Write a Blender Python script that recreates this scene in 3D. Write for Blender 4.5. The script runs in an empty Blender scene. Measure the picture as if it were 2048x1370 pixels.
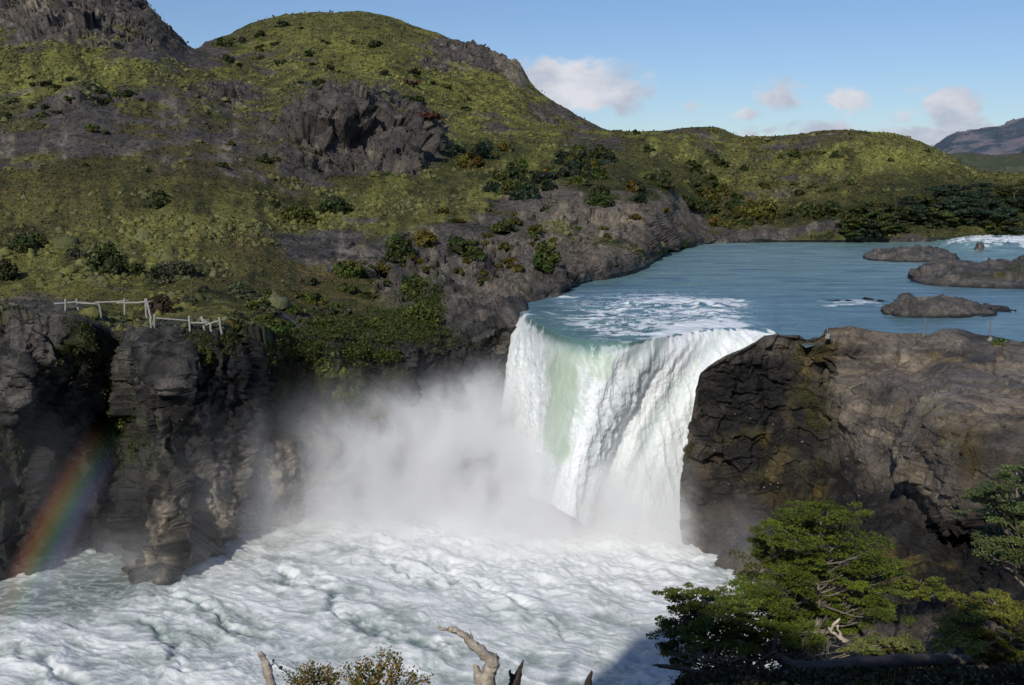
import bpy, math, numpy as np
from mathutils import Vector
R = math.radians
C = bpy.context.scene.collection
sc = bpy.context.scene

# ------------------------------------------------------------------ camera model (metres, z=0 is the upper river)
F = 2000.0; HC = 11.4; PITCH = math.atan(325/2000.0)
POOL = -14.5
cp, sp = math.cos(PITCH), math.sin(PITCH)
def ray(px, py):
    a = (np.asarray(px, float)-1024)/F; b = (685-np.asarray(py, float))/F
    return a, cp+b*sp, -sp+b*cp
def at(px, py, D):
    "point seen at photo pixel (px, py) whose forward distance is D"
    x, y, z = ray(px, py); t = np.asarray(D, float)/y
    return np.stack(np.broadcast_arrays(x*t, y*t, HC+z*t), -1)
def depth_z(py, z):
    _, y, zz = ray(0, py); return (z-HC)*y/zz
def proj(P):
    d = P-np.array([0, 0, HC])
    f = d[..., 1]*cp-d[..., 2]*sp; u = d[..., 1]*sp+d[..., 2]*cp
    return 1024+F*d[..., 0]/f, 685-F*u/f

# ------------------------------------------------------------------ numpy noise
def _h(ix, iy, iz, s):
    v = (ix.astype(np.uint32)*np.uint32(374761393) + iy.astype(np.uint32)*np.uint32(668265263)
         + iz.astype(np.uint32)*np.uint32(2147483647) + np.uint32((s*2654435761) & 0xffffffff))
    v = (v ^ (v >> np.uint32(13)))*np.uint32(1274126177)
    v = (v ^ (v >> np.uint32(15)))*np.uint32(2246822519)
    v = v ^ (v >> np.uint32(16))
    return v.astype(np.float32)/np.float32(4294967295.0)
def vnoise(P, s=0):
    P = P.astype(np.float32); i = np.floor(P).astype(np.int64); f = P-i
    f = f*f*f*(f*(f*6-15)+10); r = 0
    for a in (0, 1):
        wa = f[..., 0] if a else 1-f[..., 0]
        for b in (0, 1):
            wb = f[..., 1] if b else 1-f[..., 1]
            for c in (0, 1):
                wc = f[..., 2] if c else 1-f[..., 2]
                r = r+wa*wb*wc*_h(i[..., 0]+a, i[..., 1]+b, i[..., 2]+c, s)
    return r
def fbm(P, oct=4, s=0, gain=.5):
    r = 0; a = 1; t = 0
    for k in range(oct):
        r = r+a*(vnoise(P*(2.03**k)+k*17.3, s+k)-.5)*2; t += a; a *= gain
    return r/t
def ridged(P, oct=4, s=0, gain=.5):
    r = 0; a = 1; t = 0
    for k in range(oct):
        r = r+a*(1-np.abs(vnoise(P*(2.1**k)+k*9.7, s+k)-.5)*2.6); t += a; a *= gain
    return r/t
def facets(P, s=0, tilt=.55):
    "angular broken-rock field: every cell is its own tilted plane"
    shp = P.shape[:-1]; Q = P.reshape(-1, 3).astype(np.float32); out = np.empty(len(Q), np.float32); edge = np.empty(len(Q), np.float32)
    for st in range(0, len(Q), 100000):
        q = Q[st:st+100000]; i = np.floor(q).astype(np.int64)
        best = np.full(len(q), 9e9, np.float32); second = best.copy(); val = np.zeros(len(q), np.float32)
        for a in (-1, 0, 1):
            for b in (-1, 0, 1):
                for c in (-1, 0, 1):
                    x, y, z = i[:, 0]+a, i[:, 1]+b, i[:, 2]+c
                    h1 = _h(x, y, z, s); h2 = _h(x, y, z, s+1); h3 = _h(x, y, z, s+2)
                    dx = q[:, 0]-(x+h1); dy = q[:, 1]-(y+h2); dz = q[:, 2]-(z+h3)
                    d = dx*dx+dy*dy+dz*dz
                    m = d < best
                    second = np.where(m, best, np.minimum(second, d))
                    h4 = _h(x, y, z, s+3)
                    v = h4+tilt*(dx*(h2*2-1)+dy*(h3*2-1)+dz*(h1*2-1))
                    val = np.where(m, v, val); best = np.where(m, d, best)
        out[st:st+100000] = val; edge[st:st+100000] = np.sqrt(second)-np.sqrt(best)
    return out.reshape(shp), edge.reshape(shp)
def sst(a, b, x):
    t = np.clip((x-a)/(b-a), 0, 1); return t*t*(3-2*t)
def blob(px, py, lst, k=1.0):
    "soft union of ellipses (cx, cy, rx, ry[, w])"
    m = np.zeros(np.broadcast(px, py).shape, np.float32)
    for e in lst:
        w = e[4] if len(e) > 4 else 1.0
        d = np.sqrt(((px-e[0])/e[2])**2+((py-e[1])/e[3])**2)
        m = np.maximum(m, w*np.clip(1.6-d, 0, 1)*k)
    return m
def pchip(x, Y, xq):
    "monotone cubic along axis 0 of Y"
    x = np.asarray(x, float); Y = np.asarray(Y, float); h = np.diff(x)
    sh = (-1,)+(1,)*(Y.ndim-1); d = np.diff(Y, axis=0)/h.reshape(sh); m = np.zeros_like(Y)
    w1 = (2*h[1:]+h[:-1]).reshape(sh); w2 = (h[1:]+2*h[:-1]).reshape(sh)
    with np.errstate(divide='ignore', invalid='ignore'):
        mm = (w1+w2)/(w1/d[:-1]+w2/d[1:])
    m[1:-1] = np.where(d[:-1]*d[1:] > 0, mm, 0); m[0] = d[0]; m[-1] = d[-1]
    xq = np.asarray(xq, float); k = np.clip(np.searchsorted(x, xq)-1, 0, len(x)-2)
    t = ((xq-x[k])/h[k]).reshape(sh); hh = h[k].reshape(sh)
    return ((1+2*t)*(1-t)**2*Y[k]+t*(1-t)**2*hh*m[k]+t*t*(3-2*t)*Y[k+1]+t*t*(t-1)*hh*m[k+1])
def interp(xq, pts):
    p = np.array(pts, float); return np.interp(xq, p[:, 0], p[:, 1])
def tps(pts, vals, X, Y, lam=1e-3):
    p = np.array(pts, float)/300.0; n = len(p)
    def K(r2): return .5*r2*np.log(r2+1e-9)
    r2 = ((p[:, None]-p[None])**2).sum(-1)
    A = np.zeros((n+3, n+3)); A[:n, :n] = K(r2)+lam*np.eye(n); A[:n, n] = 1; A[:n, n+1:] = p
    A[n, :n] = 1; A[n+1:, :n] = p.T
    w = np.linalg.solve(A, np.concatenate([vals, [0, 0, 0]]))
    x = X/300.0; y = Y/300.0; o = w[n]+w[n+1]*x+w[n+2]*y
    for i in range(n): o = o+w[i]*K((x-p[i, 0])**2+(y-p[i, 1])**2)
    return o
def grid_normals(P):
    du = np.gradient(P, axis=1); dv = np.gradient(P, axis=0); n = np.cross(du, dv)
    n /= np.linalg.norm(n, axis=-1, keepdims=True)+1e-9
    d = P-np.array([0, 0, HC+40.0]); s = np.sign((n*d).sum(-1, keepdims=True)); return -n*np.where(s == 0, 1, s)

# ------------------------------------------------------------------ mesh + material helpers
def link(o, parent=None):
    C.objects.link(o)
    if parent: o.parent = parent
    return o
def tag(o, label=None, cat=None, group=None, kind=None):
    if label: o['label'] = label
    if cat: o['category'] = cat
    if group: o['group'] = group
    if kind: o['kind'] = kind
    return o
def raw_mesh(name, V, faces, nper, mat, cols=None, attrs=None, smooth=True, parent=None):
    V = np.ascontiguousarray(V.reshape(-1, 3), np.float32); faces = np.ascontiguousarray(faces.reshape(-1), np.int32)
    nf = len(faces)//nper; me = bpy.data.meshes.new(name)
    me.vertices.add(len(V)); me.vertices.foreach_set('co', V.reshape(-1))
    me.loops.add(len(faces)); me.loops.foreach_set('vertex_index', faces)
    me.polygons.add(nf); me.polygons.foreach_set('loop_start', np.arange(0, nf*nper, nper, dtype=np.int32))
    me.polygons.foreach_set('loop_total', np.full(nf, nper, np.int32))
    me.polygons.foreach_set('use_smooth', np.full(nf, smooth, bool))
    me.update(calc_edges=True)
    if cols is not None:
        a = me.attributes.new('Col', 'FLOAT_COLOR', 'POINT'); c = np.ones((len(V), 4), np.float32)
        c[:, :3] = np.clip(cols.reshape(-1, 3), 0, 1); a.data.foreach_set('color', c.reshape(-1))
    for k, v in (attrs or {}).items():
        a = me.attributes.new(k, 'FLOAT', 'POINT'); a.data.foreach_set('value', np.ascontiguousarray(v.reshape(-1), np.float32))
    me.materials.append(mat)
    return link(bpy.data.objects.new(name, me), parent)
def grid_mesh(name, P, mat, cols=None, attrs=None, smooth=True, parent=None):
    h, w = P.shape[:2]; i = np.arange(h*w).reshape(h, w)
    f = np.stack([i[:-1, :-1], i[:-1, 1:], i[1:, 1:], i[1:, :-1]], -1)
    return raw_mesh(name, P, f, 4, mat, cols, attrs, smooth, parent)
def lin(r, g, b):
    return np.array([(c/255/12.92 if c/255 < .04045 else ((c/255+.055)/1.055)**2.4) for c in (r, g, b)], np.float32)
def N(nt, t, **kw):
    n = nt.nodes.new(t)
    for k, v in kw.items():
        if k.startswith('i_'): n.inputs[k[2:].replace('_', ' ')].default_value = v
        else: setattr(n, k, v)
    return n
def attr_mat(name, rough=.8, spec=.3, var=.35, vscale=3.0, bumps=((6.0, .08),), rough_attr=False, sss=0, transl=0, streak=None, metal=0, stretch=None):
    m = bpy.data.materials.new(name); m.use_nodes = True; nt = m.node_tree; L = nt.links.new
    b = nt.nodes['Principled BSDF']; b.inputs['Roughness'].default_value = rough
    b.inputs['Specular IOR Level'].default_value = spec
    a = N(nt, 'ShaderNodeAttribute', attribute_name='Col'); col = a.outputs['Color']
    tc = N(nt, 'ShaderNodeTexCoord'); co = tc.outputs['Object']
    if stretch:
        mp = N(nt, 'ShaderNodeMapping'); mp.inputs['Scale'].default_value = stretch; L(co, mp.inputs['Vector']); co = mp.outputs['Vector']
    if var:
        for sc_, amt in ((vscale, var), (vscale*4.3, var*.7)):
            n = N(nt, 'ShaderNodeTexNoise', i_Scale=sc_, i_Detail=5.0, i_Roughness=.65); L(co, n.inputs['Vector'])
            mr = N(nt, 'ShaderNodeMapRange'); mr.inputs['From Min'].default_value = .3; mr.inputs['From Max'].default_value = .7
            mr.inputs['To Min'].default_value = 1-amt; mr.inputs['To Max'].default_value = 1+amt; L(n.outputs['Fac'], mr.inputs['Value'])
            mx = N(nt, 'ShaderNodeVectorMath', operation='SCALE'); L(col, mx.inputs[0]); L(mr.outputs[0], mx.inputs['Scale']); col = mx.outputs[0]
    L(col, b.inputs['Base Color'])
    prev = None
    for sc_, dist in bumps:
        n = N(nt, 'ShaderNodeTexNoise', i_Scale=sc_, i_Detail=6.0, i_Roughness=.62); L(co, n.inputs['Vector'])
        bu = N(nt, 'ShaderNodeBump', i_Strength=1.0, i_Distance=dist); L(n.outputs['Fac'], bu.inputs['Height'])
        if prev: L(prev.outputs[0], bu.inputs['Normal'])
        prev = bu
    if prev: L(prev.outputs[0], b.inputs['Normal'])
    if rough_attr:
        ra = N(nt, 'ShaderNodeAttribute', attribute_name='rough'); L(ra.outputs['Fac'], b.inputs['Roughness'])
    if transl:
        out = nt.nodes['Material Output']; tr = N(nt, 'ShaderNodeBsdfTranslucent'); L(col, tr.inputs['Color'])
        mx = N(nt, 'ShaderNodeMixShader', i_Fac=transl); L(b.outputs[0], mx.inputs[1]); L(tr.outputs[0], mx.inputs[2]); L(mx.outputs[0], out.inputs['Surface'])
    return m
M_rock = attr_mat('wet_rock', .62, .35, .38, 1.6, ((1.3, .25), (5.0, .14), (16.0, .05)))
M_ground = attr_mat('heath_ground', .9, .15, .4, .9, ((.8, .5), (4.0, .15)))
M_leaf = attr_mat('leaf', .55, .25, .15, 2.0, (), transl=.22)
M_cushion = attr_mat('cushion_shrub', .85, .15, .35, 3.0, ((5.0, .2),))
M_wood = attr_mat('weathered_wood', .8, .2, .35, 12.0, ((30.0, .02),))
M_river = attr_mat('river_water', .16, .5, .25, .35, ((.9, .22), (5.0, .04)), rough_attr=True, stretch=(.55, 1.3, 1))
M_foam = attr_mat('white_water', .55, .3, .06, 2.0, ((1.6, .05), (7.0, .02)), rough_attr=True)
M_fall = attr_mat('falling_water', .5, .3, .05, 1.4, ((1.5, .06), (8.0, .02)), rough_attr=True, stretch=(1, 1, .3))
for m_, w_ in ((M_fall, .55), (M_foam, .25)):
    b_ = m_.node_tree.nodes['Principled BSDF']; b_.inputs['Subsurface Weight'].default_value = w_; b_.inputs['Subsurface Radius'].default_value = (1, 1, 1); b_.inputs['Subsurface Scale'].default_value = .5
M_paint = attr_mat('metal_post', .5, .4, .2, 20, ())

# ------------------------------------------------------------------ LAND: control table (photo row, distance)
def bank(py, z=-.25): return (py, float(depth_z(py, z)))
T = [  # px, then 10 rows (py, D): edge, shore, plain, plain, toe, outcrop top, valley, low hill, high hill, crest
 (-450, [(650,64),(600,76),(520,95),(430,120),(340,150),(250,185),(200,215),(110,270),(-20,330),(-180,420)]),
 (0,    [(645,66),(605,76),(520,94),(430,118),(340,150),(250,185),(205,212),(120,270),(20,325),(-80,400)]),
 (100,  [(630,66),(603,77),(520,94),(430,118),(335,150),(240,182),(192,205),(122,265),(15,322),(-75,395)]),
 (160,  [(638,67),(600,77),(520,94),(430,118),(330,150),(232,180),(180,198),(135,262),(20,320),(-60,390)]),
 (230,  [(665,70),(602,79),(520,95),(425,120),(330,150),(245,180),(200,204),(140,262),(50,315),(-30,375)]),
 (300,  [(658,67),(600,80),(520,96),(420,122),(330,150),(255,180),(212,205),(150,265),(90,310),(33,358)]),
 (340,  [(658,67),(600,80),(520,96),(420,122),(330,151),(258,181),(212,207),(158,268),(115,315),(70,365)]),
 (385,  [(660,68),(600,80),(520,96),(420,122),(330,152),(260,182),(212,210),(170,272),(135,322),(96,380)]),
 (430,  [(662,68),(600,80),(520,98),(420,125),(330,155),(265,185),(222,215),(180,280),(130,350),(78,430)]),
 (520,  [(674,71),(610,82),(520,100),(425,128),(330,160),(265,188),(232,225),(190,290),(120,370),(42,450)]),
 (600,  [(690,75),(615,86),(520,104),(430,130),(322,167),(215,188),(202,225),(160,300),(90,380),(27,460)]),
 (690,  [(695,77),(620,88),(520,107),(430,133),(312,176),(193,188),(185,230),(150,310),(85,390),(22,460)]),
 (760,  [(700,78),(620,90),(520,110),(430,136),(312,178),(205,191),(190,235),(150,315),(95,390),(30,455)]),
 (820,  [(700,78),(620,91),(520,111),(430,137),(325,179),(240,193),(215,238),(175,315),(115,390),(48,452)]),
 (870,  [(700,80),(620,92),(520,112),(430,138),(335,181),(300,199),(270,240),(215,315),(150,385),(65,450)]),
 (920,  [(690,81),(610,94),(520,114),(430,140),(345,185),(315,205),(290,245),(235,320),(165,385),(82,445)]),
 (1000, [(650,85),(590,97),(520,116),(430,143),(350,190),(325,210),(300,250),(250,320),(190,385),(112,440)]),
 (1028, [(628,87.5),(580,99),(515,118),(428,146),(350,193),(325,213),(300,253),(255,320),(205,380),(128,440)]),
 (1040, [bank(621),(578,99),(512,119),(426,147),(349,194),(324,214),(299,254),(257,320),(210,380),(142,440)]),
 (1060, [bank(613),(575,100),(512,120),(425,148),(348,195),(323,215),(298,255),(260,320),(222,378),(170,438)]),
 (1100, [bank(602),(570,103),(505,123),(420,150),(345,197),(320,217),(300,255),(270,315),(240,370),(202,430)]),
 (1128, [bank(595),(560,107),(500,127),(412,152),(342,197),(318,217),(300,252),(275,312),(250,365),(222,425)]),
 (1160, [bank(571),(545,112),(495,131),(408,155),(340,196),(315,216),(298,250),(280,308),(260,360),(238,420)]),
 (1220, [bank(562),(525,119),(480,137),(402,160),(332,200),(305,225),(290,255),(279,290),(271,340),(263,400)]),
 (1278, [bank(545),(510,130),(465,145),(400,166),(338,204),(308,229),(290,255),(277,275),(269,290),(266,310)]),
 (1310, [bank(520),(498,145),(460,155),(400,172),(342,206),(310,231),(290,256),(274,275),(266,288),(262,300)]),
 (1360, [bank(499),(485,166),(457,178),(402,195),(346,218),(315,238),(292,258),(274,275),(262,286),(257,296)]),
 (1430, [bank(489),(477,185),(455,195),(402,213),(350,230),(320,245),(295,260),(274,275),(260,285),(252,292)]),
 (1490, [bank(488),(476,186),(452,197),(400,216),(352,232),(322,247),(298,261),(282,275),(275,284),(268,293)]),
 (1560, [bank(487),(475,187),(450,200),(400,220),(355,235),(325,250),(300,262),(285,275),(275,285),(268,295)]),
 (1690, [bank(487),(475,187),(450,200),(400,220),(355,235),(325,250),(300,262),(285,275),(272,285),(262,295)]),
 (1780, [bank(487),(475,188),(450,200),(400,220),(365,235),(335,250),(310,262),(292,275),(280,285),(270,295)]),
 (1850, [bank(486),(473,190),(450,203),(405,222),(380,237),(355,250),(335,262),(320,275),(308,285),(299,295)]),
 (1950, [bank(481),(470,194),(450,206),(410,224),(395,240),(382,252),(369,265),(359,278),(351,290),(345,300)]),
 (2048, [bank(478),(468,197),(450,208),(415,226),(398,240),(385,252),(372,265),(362,278),(354,290),(348,300)]),
 (2500, [bank(478),(468,197),(450,208),(415,226),(398,240),(385,252),(372,265),(362,278),(350,290),(338,300)]),
]
TX = [t[0] for t in T]
ctl = np.array([[(py, math.log(D)) for py, D in rows]+[(rows[-1][0]+40, math.log(rows[-1][1]+60)), (max(rows[-1][0]+120, 362), math.log(rows[-1][1]+260))] for _, rows in T])
NC = 1060
GX = np.linspace(-420, 2420, NC)
gcol = pchip(TX, ctl, GX)                       # (NC, 12, 2)
segrows = [46, 60, 66, 72, 66, 46, 46, 52, 46, 14, 10]
vq = np.concatenate([np.linspace(k, k+1, n, endpoint=False) for k, n in enumerate(segrows)]+[[11.0]])
g = pchip(np.arange(12), gcol.transpose(1, 0, 2), vq)     # (rows, NC, 2)
GPY = g[..., 0]; GD = np.exp(g[..., 1]); GPX = np.broadcast_to(GX, GPY.shape)
# ---- cliff rows under the edge
base_py = interp(GX, [(-450,1225),(-200,1215),(0,1196),(60,1180),(105,1158),(150,1140),(200,1128),(255,1128),(272,1150),(285,1181),(335,1183),(370,1150),(420,1112),(490,1082),(560,1062),(640,1042),(760,1012),(900,998),(1000,990),(1036,985),(1052,640),(1060,622),(2450,500)])
base_py = np.where(GX > 1044, GPY[0]+12, base_py)
NR = 430
cv = np.linspace(0, 1, NR, endpoint=False)[:, None]**.95
CPX = np.broadcast_to(GX, (NR, NC)); e_py, e_D = GPY[0], GD[0]
b_D = depth_z(base_py, POOL-1.2); b_D = np.where(GX > 1044, e_D-.8, b_D)
CPY = base_py+(e_py-base_py)*cv
w = cv**.75
CD = b_D+(e_D-b_D)*w
for cx, cy, rx, ry, d in [  # relief of the cliff face: + is a recess, - a buttress
    (222,790,50,170,2.8),(110,850,54,170,1.4),(40,760,60,110,-2.2),(60,1000,60,120,-.8),(345,740,110,140,-1.6),(385,860,90,120,-.8),
    (520,770,26,150,2.4),(470,720,40,60,-.8),(590,830,40,150,2.0),(390,1040,120,95,-2.6),(480,985,60,60,-1.8),(580,960,75,90,-2.8),(330,1130,70,70,-1.6),(680,980,60,60,-1.2),
    (500,1010,14,80,2.6),(640,900,60,160,.8),(330,1120,50,70,-.8),(980,700,16,60,1.7),(945,690,20,50,-.9),(985,665,10,35,1.5),(900,900,80,100,-1.0),
    (820,850,20,60,1.0),(700,780,90,60,-.8),(160,980,50,80,1.0),(160,690,30,50,-.8)]:
    q = ((CPX-cx)/rx)**2+((CPY-cy)/ry)**2
    CD = CD+d*np.exp(-q*1.1)*np.clip(cv*8+.4, 0, 1)*np.clip((1-cv)*6, 0, 1)
LPX = np.concatenate([CPX, GPX]); LPY = np.concatenate([CPY, GPY]); LD = np.concatenate([CD, GD])
P = at(LPX, LPY, LD)
Nn = grid_normals(P)
cl = np.zeros(LPX.shape, np.float32); cl[:NR] = 1
cl[NR:NR+25] = (1-np.linspace(0, 1, 25)**1.0)[:, None]
cl[:NR] *= (1-.0*cv); cl *= (LPX < 1046)
wn = 40*fbm(P/9.0, 3, 5)
wpx, wpy = LPX+wn, LPY+.6*40*fbm(P/7.0+30, 3, 8)
ROCKS = [(190,20,230,75),(350,100,120,40),(60,40,120,60),(150,245,120,55,.8),(60,300,130,50,.75),(230,290,150,50,.75),(390,260,100,40,.6),(560,330,110,35,.6),(330,215,70,40,.6),(450,190,70,22),(500,270,90,50,.7),(640,310,130,60,.8),
   (700,235,125,65),(820,280,60,60),(960,112,110,42),(1040,150,25,35),(900,85,50,20,.8),(1120,225,60,24,.8),(1180,250,50,12,.6),
   (640,475,95,32,.9),(750,510,80,30),(820,560,80,60,.8),(950,520,180,75),(1000,470,90,40),(1150,430,180,40),(1250,450,150,50),(1030,580,160,70),(950,620,70,60),
   (1330,480,200,18),(1600,474,260,10),(1200,540,150,40),(620,640,60,25,.6),(230,575,70,14,.6),(100,615,120,18,.7),(1190,290,60,20,.7),(1560,290,160,20,.5),(1600,375,80,25,.55),
   (1400,262,70,10,.7),(760,690,140,12,.0),(560,130,80,40,.45),(1000,250,60,30,.5),(1330,430,80,30),(400,340,120,40,.55)]
rock = blob(wpx, wpy, ROCKS)
rock = sst(.35, .75, rock+(.35+.45*sst(150, 110, LD)*0+.35*(LD > 120))*fbm(P/4.0/np.where(LD > 120, 1.6, 1.0)[..., None], 4, 11)*(rock > .05))
rock[:NR] = np.where(LPX[:NR] > 1046, 1, np.maximum(rock[:NR], 1))
rock[NR:NR+14] = np.maximum(rock[NR:NR+14], (LPX[NR:NR+14] > 1000))
outc = blob(LPX, LPY, [(700,255,130,70),(820,280,60,60),(200,30,230,60),(960,112,110,42),(950,560,200,80),(1150,480,150,50,.6),(170,200,60,30,.7),(450,190,60,20,.6),(1120,225,60,24,.5),(820,520,70,50)])
f1, e1 = facets(P/np.array([2.8, 3.2, 7.0])+.15*fbm(P/1.5, 2, 3)[..., None], 21)
f2, e2 = facets(P/np.array([1.0, 1.1, 2.4])+.2*fbm(P/.7, 2, 4)[..., None], 31)
f3, _ = facets(P/.42, 41)
dsc = np.clip(LD/80, 1, 4)
f0, _ = facets(P/(7.0*np.array([1, 1, 1.3])), 61)
far = sst(110, 180, LD)
disp = cl*(1.9*(f1-.5)+.85*(f2-.5)+.3*(f3-.5)+.7*fbm(P/5, 4, 2))
nd = (1-cl)*((.018*LD*fbm(P/(14*dsc[..., None]), 4, 6)+.35*fbm(P/2.5, 3, 7)*(1+far))*(1-.0*rock)
     + rock*(1-far)*(.9*(f1-.5)+.4*(f2-.5))*(.35+outc)
     + far*rock*outc*(5.5*(f0-.5)+2.8*(f1-.5)) + (1-rock)*.12*fbm(P/.8, 2, 9))
shelf = np.clip(blob(LPX, LPY, [(280,640,190,40)]), 0, 1)
disp = disp*(1-.85*shelf); nd = nd*(1-.8*shelf)
ramp = np.ones(LPX.shape, np.float32); right = LPX > 1046
rr = np.arange(len(LPX))[:, None]-NR
ramp = np.where(right, np.clip(rr/14.0, .12, 1), 1)
crest_keep = np.where(rr > sum(segrows[:8]), .45, 1)
P = P+Nn*((disp+nd)*ramp*crest_keep)[..., None]
# dark vertical fissures in the lip-side rocks and cliff
Nn2 = grid_normals(P)
steep = 1-np.abs(Nn2[..., 2])
# ---- colours
c_rock = lin(97, 92, 86)*.95; c_rock_d = lin(66, 63, 61)*.9; c_tan = lin(142, 130, 112); c_dirt = lin(82, 76, 72)*.9
c_wet = lin(38, 37, 36); c_moss = lin(66, 68, 32); c_ol = lin(84, 82, 46); c_yel = lin(118, 117, 58); c_brn = lin(92, 78, 50); c_dgr = lin(50, 54, 30)
n1 = fbm(P/3.0, 5, 50)[..., None]; n2 = fbm(P/(.9*np.clip(LD/90, 1, 3))[..., None], 4, 51)[..., None]; n3 = fbm(P/12.0, 4, 52)[..., None]
def mix(a, b, t): return a*(1-t)+b*t
veg = mix(mix(c_ol, c_dgr, sst(-.1, .5, n1)), c_yel, sst(.0, .45, n3+.6*n2)*.8)
YEL = blob(wpx, wpy, [(180,140,200,60),(420,190,90,40,.8),(900,200,170,100),(850,250,130,50),(650,100,120,60,.7),(760,140,80,50,.8),(1700,330,250,40,.8),(1400,310,150,30,.6),(1050,330,100,30,.6),(350,470,160,60,.9),(150,560,140,30,.8),(620,450,100,25,.6),(760,410,160,25,.8),(1000,410,120,14,.8),(1900,350,120,12),(300,425,250,30,.7)])[..., None]
veg = mix(veg, c_yel*1.05, YEL*sst(-.45, .3, n2+n1*.5)*.85)
BRN = blob(wpx, wpy, [(560,520,140,50),(330,290,160,40,.6),(480,340,160,40,.6),(650,560,90,40),(150,420,250,60,.5),(1650,280,140,14,.7),(1250,360,120,30,.4),(1500,400,200,30,.35),(780,430,80,20,.5),(100,600,150,14,.6)])[..., None]
veg = mix(veg, c_brn, BRN*sst(-.5, .3, n2)*.85)
DRK = blob(wpx, wpy, [(960,310,110,25),(1250,380,150,45),(1550,440,250,25),(1900,410,200,50),(760,660,140,45,.8),(640,680,80,30,.6),(470,60,60,25,.6),(1150,340,70,40,.7),(540,600,100,30,.4),(250,620,60,15,.5),(830,610,40,50)])[..., None]
LSL = blob(wpx, wpy, [(250,375,330,50,.8),(100,300,200,60,.6),(560,380,120,30,.5)])[..., None]
veg = mix(veg, mix(c_dgr, c_brn*.7, sst(-.2, .3, n1)), LSL*.6)
veg = mix(veg, c_dgr*1.0, DRK*sst(-.6, .2, n2)*.9)
rk = mix(c_rock, c_rock_d, sst(-.2, .5, n1)); rk = mix(rk, c_dirt, far[..., None]*.75)
rk = mix(rk, c_tan, sst(.15, .55, n2+.3*n3)*.45)
TANG = blob(wpx, wpy, [(1035,140,26,28),(1000,115,25,14,.7),(1250,430,170,36,.6),(1150,500,150,30,.6),(1000,590,60,30,.5),(75,20,14,22),(100,45,14,14)])[..., None]
rk = mix(rk, c_tan*1.1, TANG*.6)
col = mix(veg, rk, rock[..., None])
# cliff colours
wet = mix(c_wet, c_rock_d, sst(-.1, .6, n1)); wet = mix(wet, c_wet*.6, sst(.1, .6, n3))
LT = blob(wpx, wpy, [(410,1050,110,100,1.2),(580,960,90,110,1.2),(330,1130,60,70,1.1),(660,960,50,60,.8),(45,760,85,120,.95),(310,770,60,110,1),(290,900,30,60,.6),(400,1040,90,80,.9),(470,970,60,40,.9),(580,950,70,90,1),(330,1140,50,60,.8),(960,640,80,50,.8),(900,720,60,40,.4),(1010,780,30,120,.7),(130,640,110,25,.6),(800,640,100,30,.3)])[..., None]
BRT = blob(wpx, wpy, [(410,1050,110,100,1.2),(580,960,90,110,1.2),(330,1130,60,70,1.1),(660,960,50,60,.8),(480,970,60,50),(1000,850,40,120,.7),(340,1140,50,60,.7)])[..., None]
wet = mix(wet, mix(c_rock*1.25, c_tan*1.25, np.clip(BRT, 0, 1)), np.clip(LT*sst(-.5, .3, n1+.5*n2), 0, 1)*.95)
MS = blob(wpx, wpy, [(160,700,40,50),(225,800,40,120,.7),(240,870,50,60),(410,705,30,30,.8),(665,720,70,60),(700,780,90,60,.8),(570,780,26,70,.8),(760,790,50,50,.9),(20,900,60,40,.5),(50,1000,50,30,.4),(640,680,260,16,.9),(300,880,60,60,.3),(590,680,60,20)])[..., None]
wet = mix(wet, c_moss, MS*sst(-.35, .3, n2+.3*n1)*.9)
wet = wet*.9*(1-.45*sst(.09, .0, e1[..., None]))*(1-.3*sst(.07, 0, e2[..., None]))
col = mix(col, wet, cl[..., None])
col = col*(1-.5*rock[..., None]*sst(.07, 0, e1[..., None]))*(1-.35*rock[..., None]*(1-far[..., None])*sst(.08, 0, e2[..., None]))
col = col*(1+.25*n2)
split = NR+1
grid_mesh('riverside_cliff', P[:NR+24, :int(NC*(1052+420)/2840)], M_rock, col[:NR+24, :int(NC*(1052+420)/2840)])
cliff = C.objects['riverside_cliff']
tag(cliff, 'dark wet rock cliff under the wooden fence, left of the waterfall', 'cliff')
cutc = int(NC*(1052+420)/2840)
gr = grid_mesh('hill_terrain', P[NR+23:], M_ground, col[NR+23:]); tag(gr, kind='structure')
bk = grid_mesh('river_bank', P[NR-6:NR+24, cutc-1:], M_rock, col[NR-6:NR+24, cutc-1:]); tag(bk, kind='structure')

PX2, PY2 = proj(P)
def ground(px, py):
    "first land point met by the view ray through a photo pixel"
    j = int(round((px+420)/2840*(NC-1))); colp = PY2[:, j]; k = np.nonzero((colp <= py))[0]
    if len(k) == 0: return None
    return k[0], j
def gpt(px, py):
    i, j = ground(px, py); return P[i, j].copy()
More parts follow.
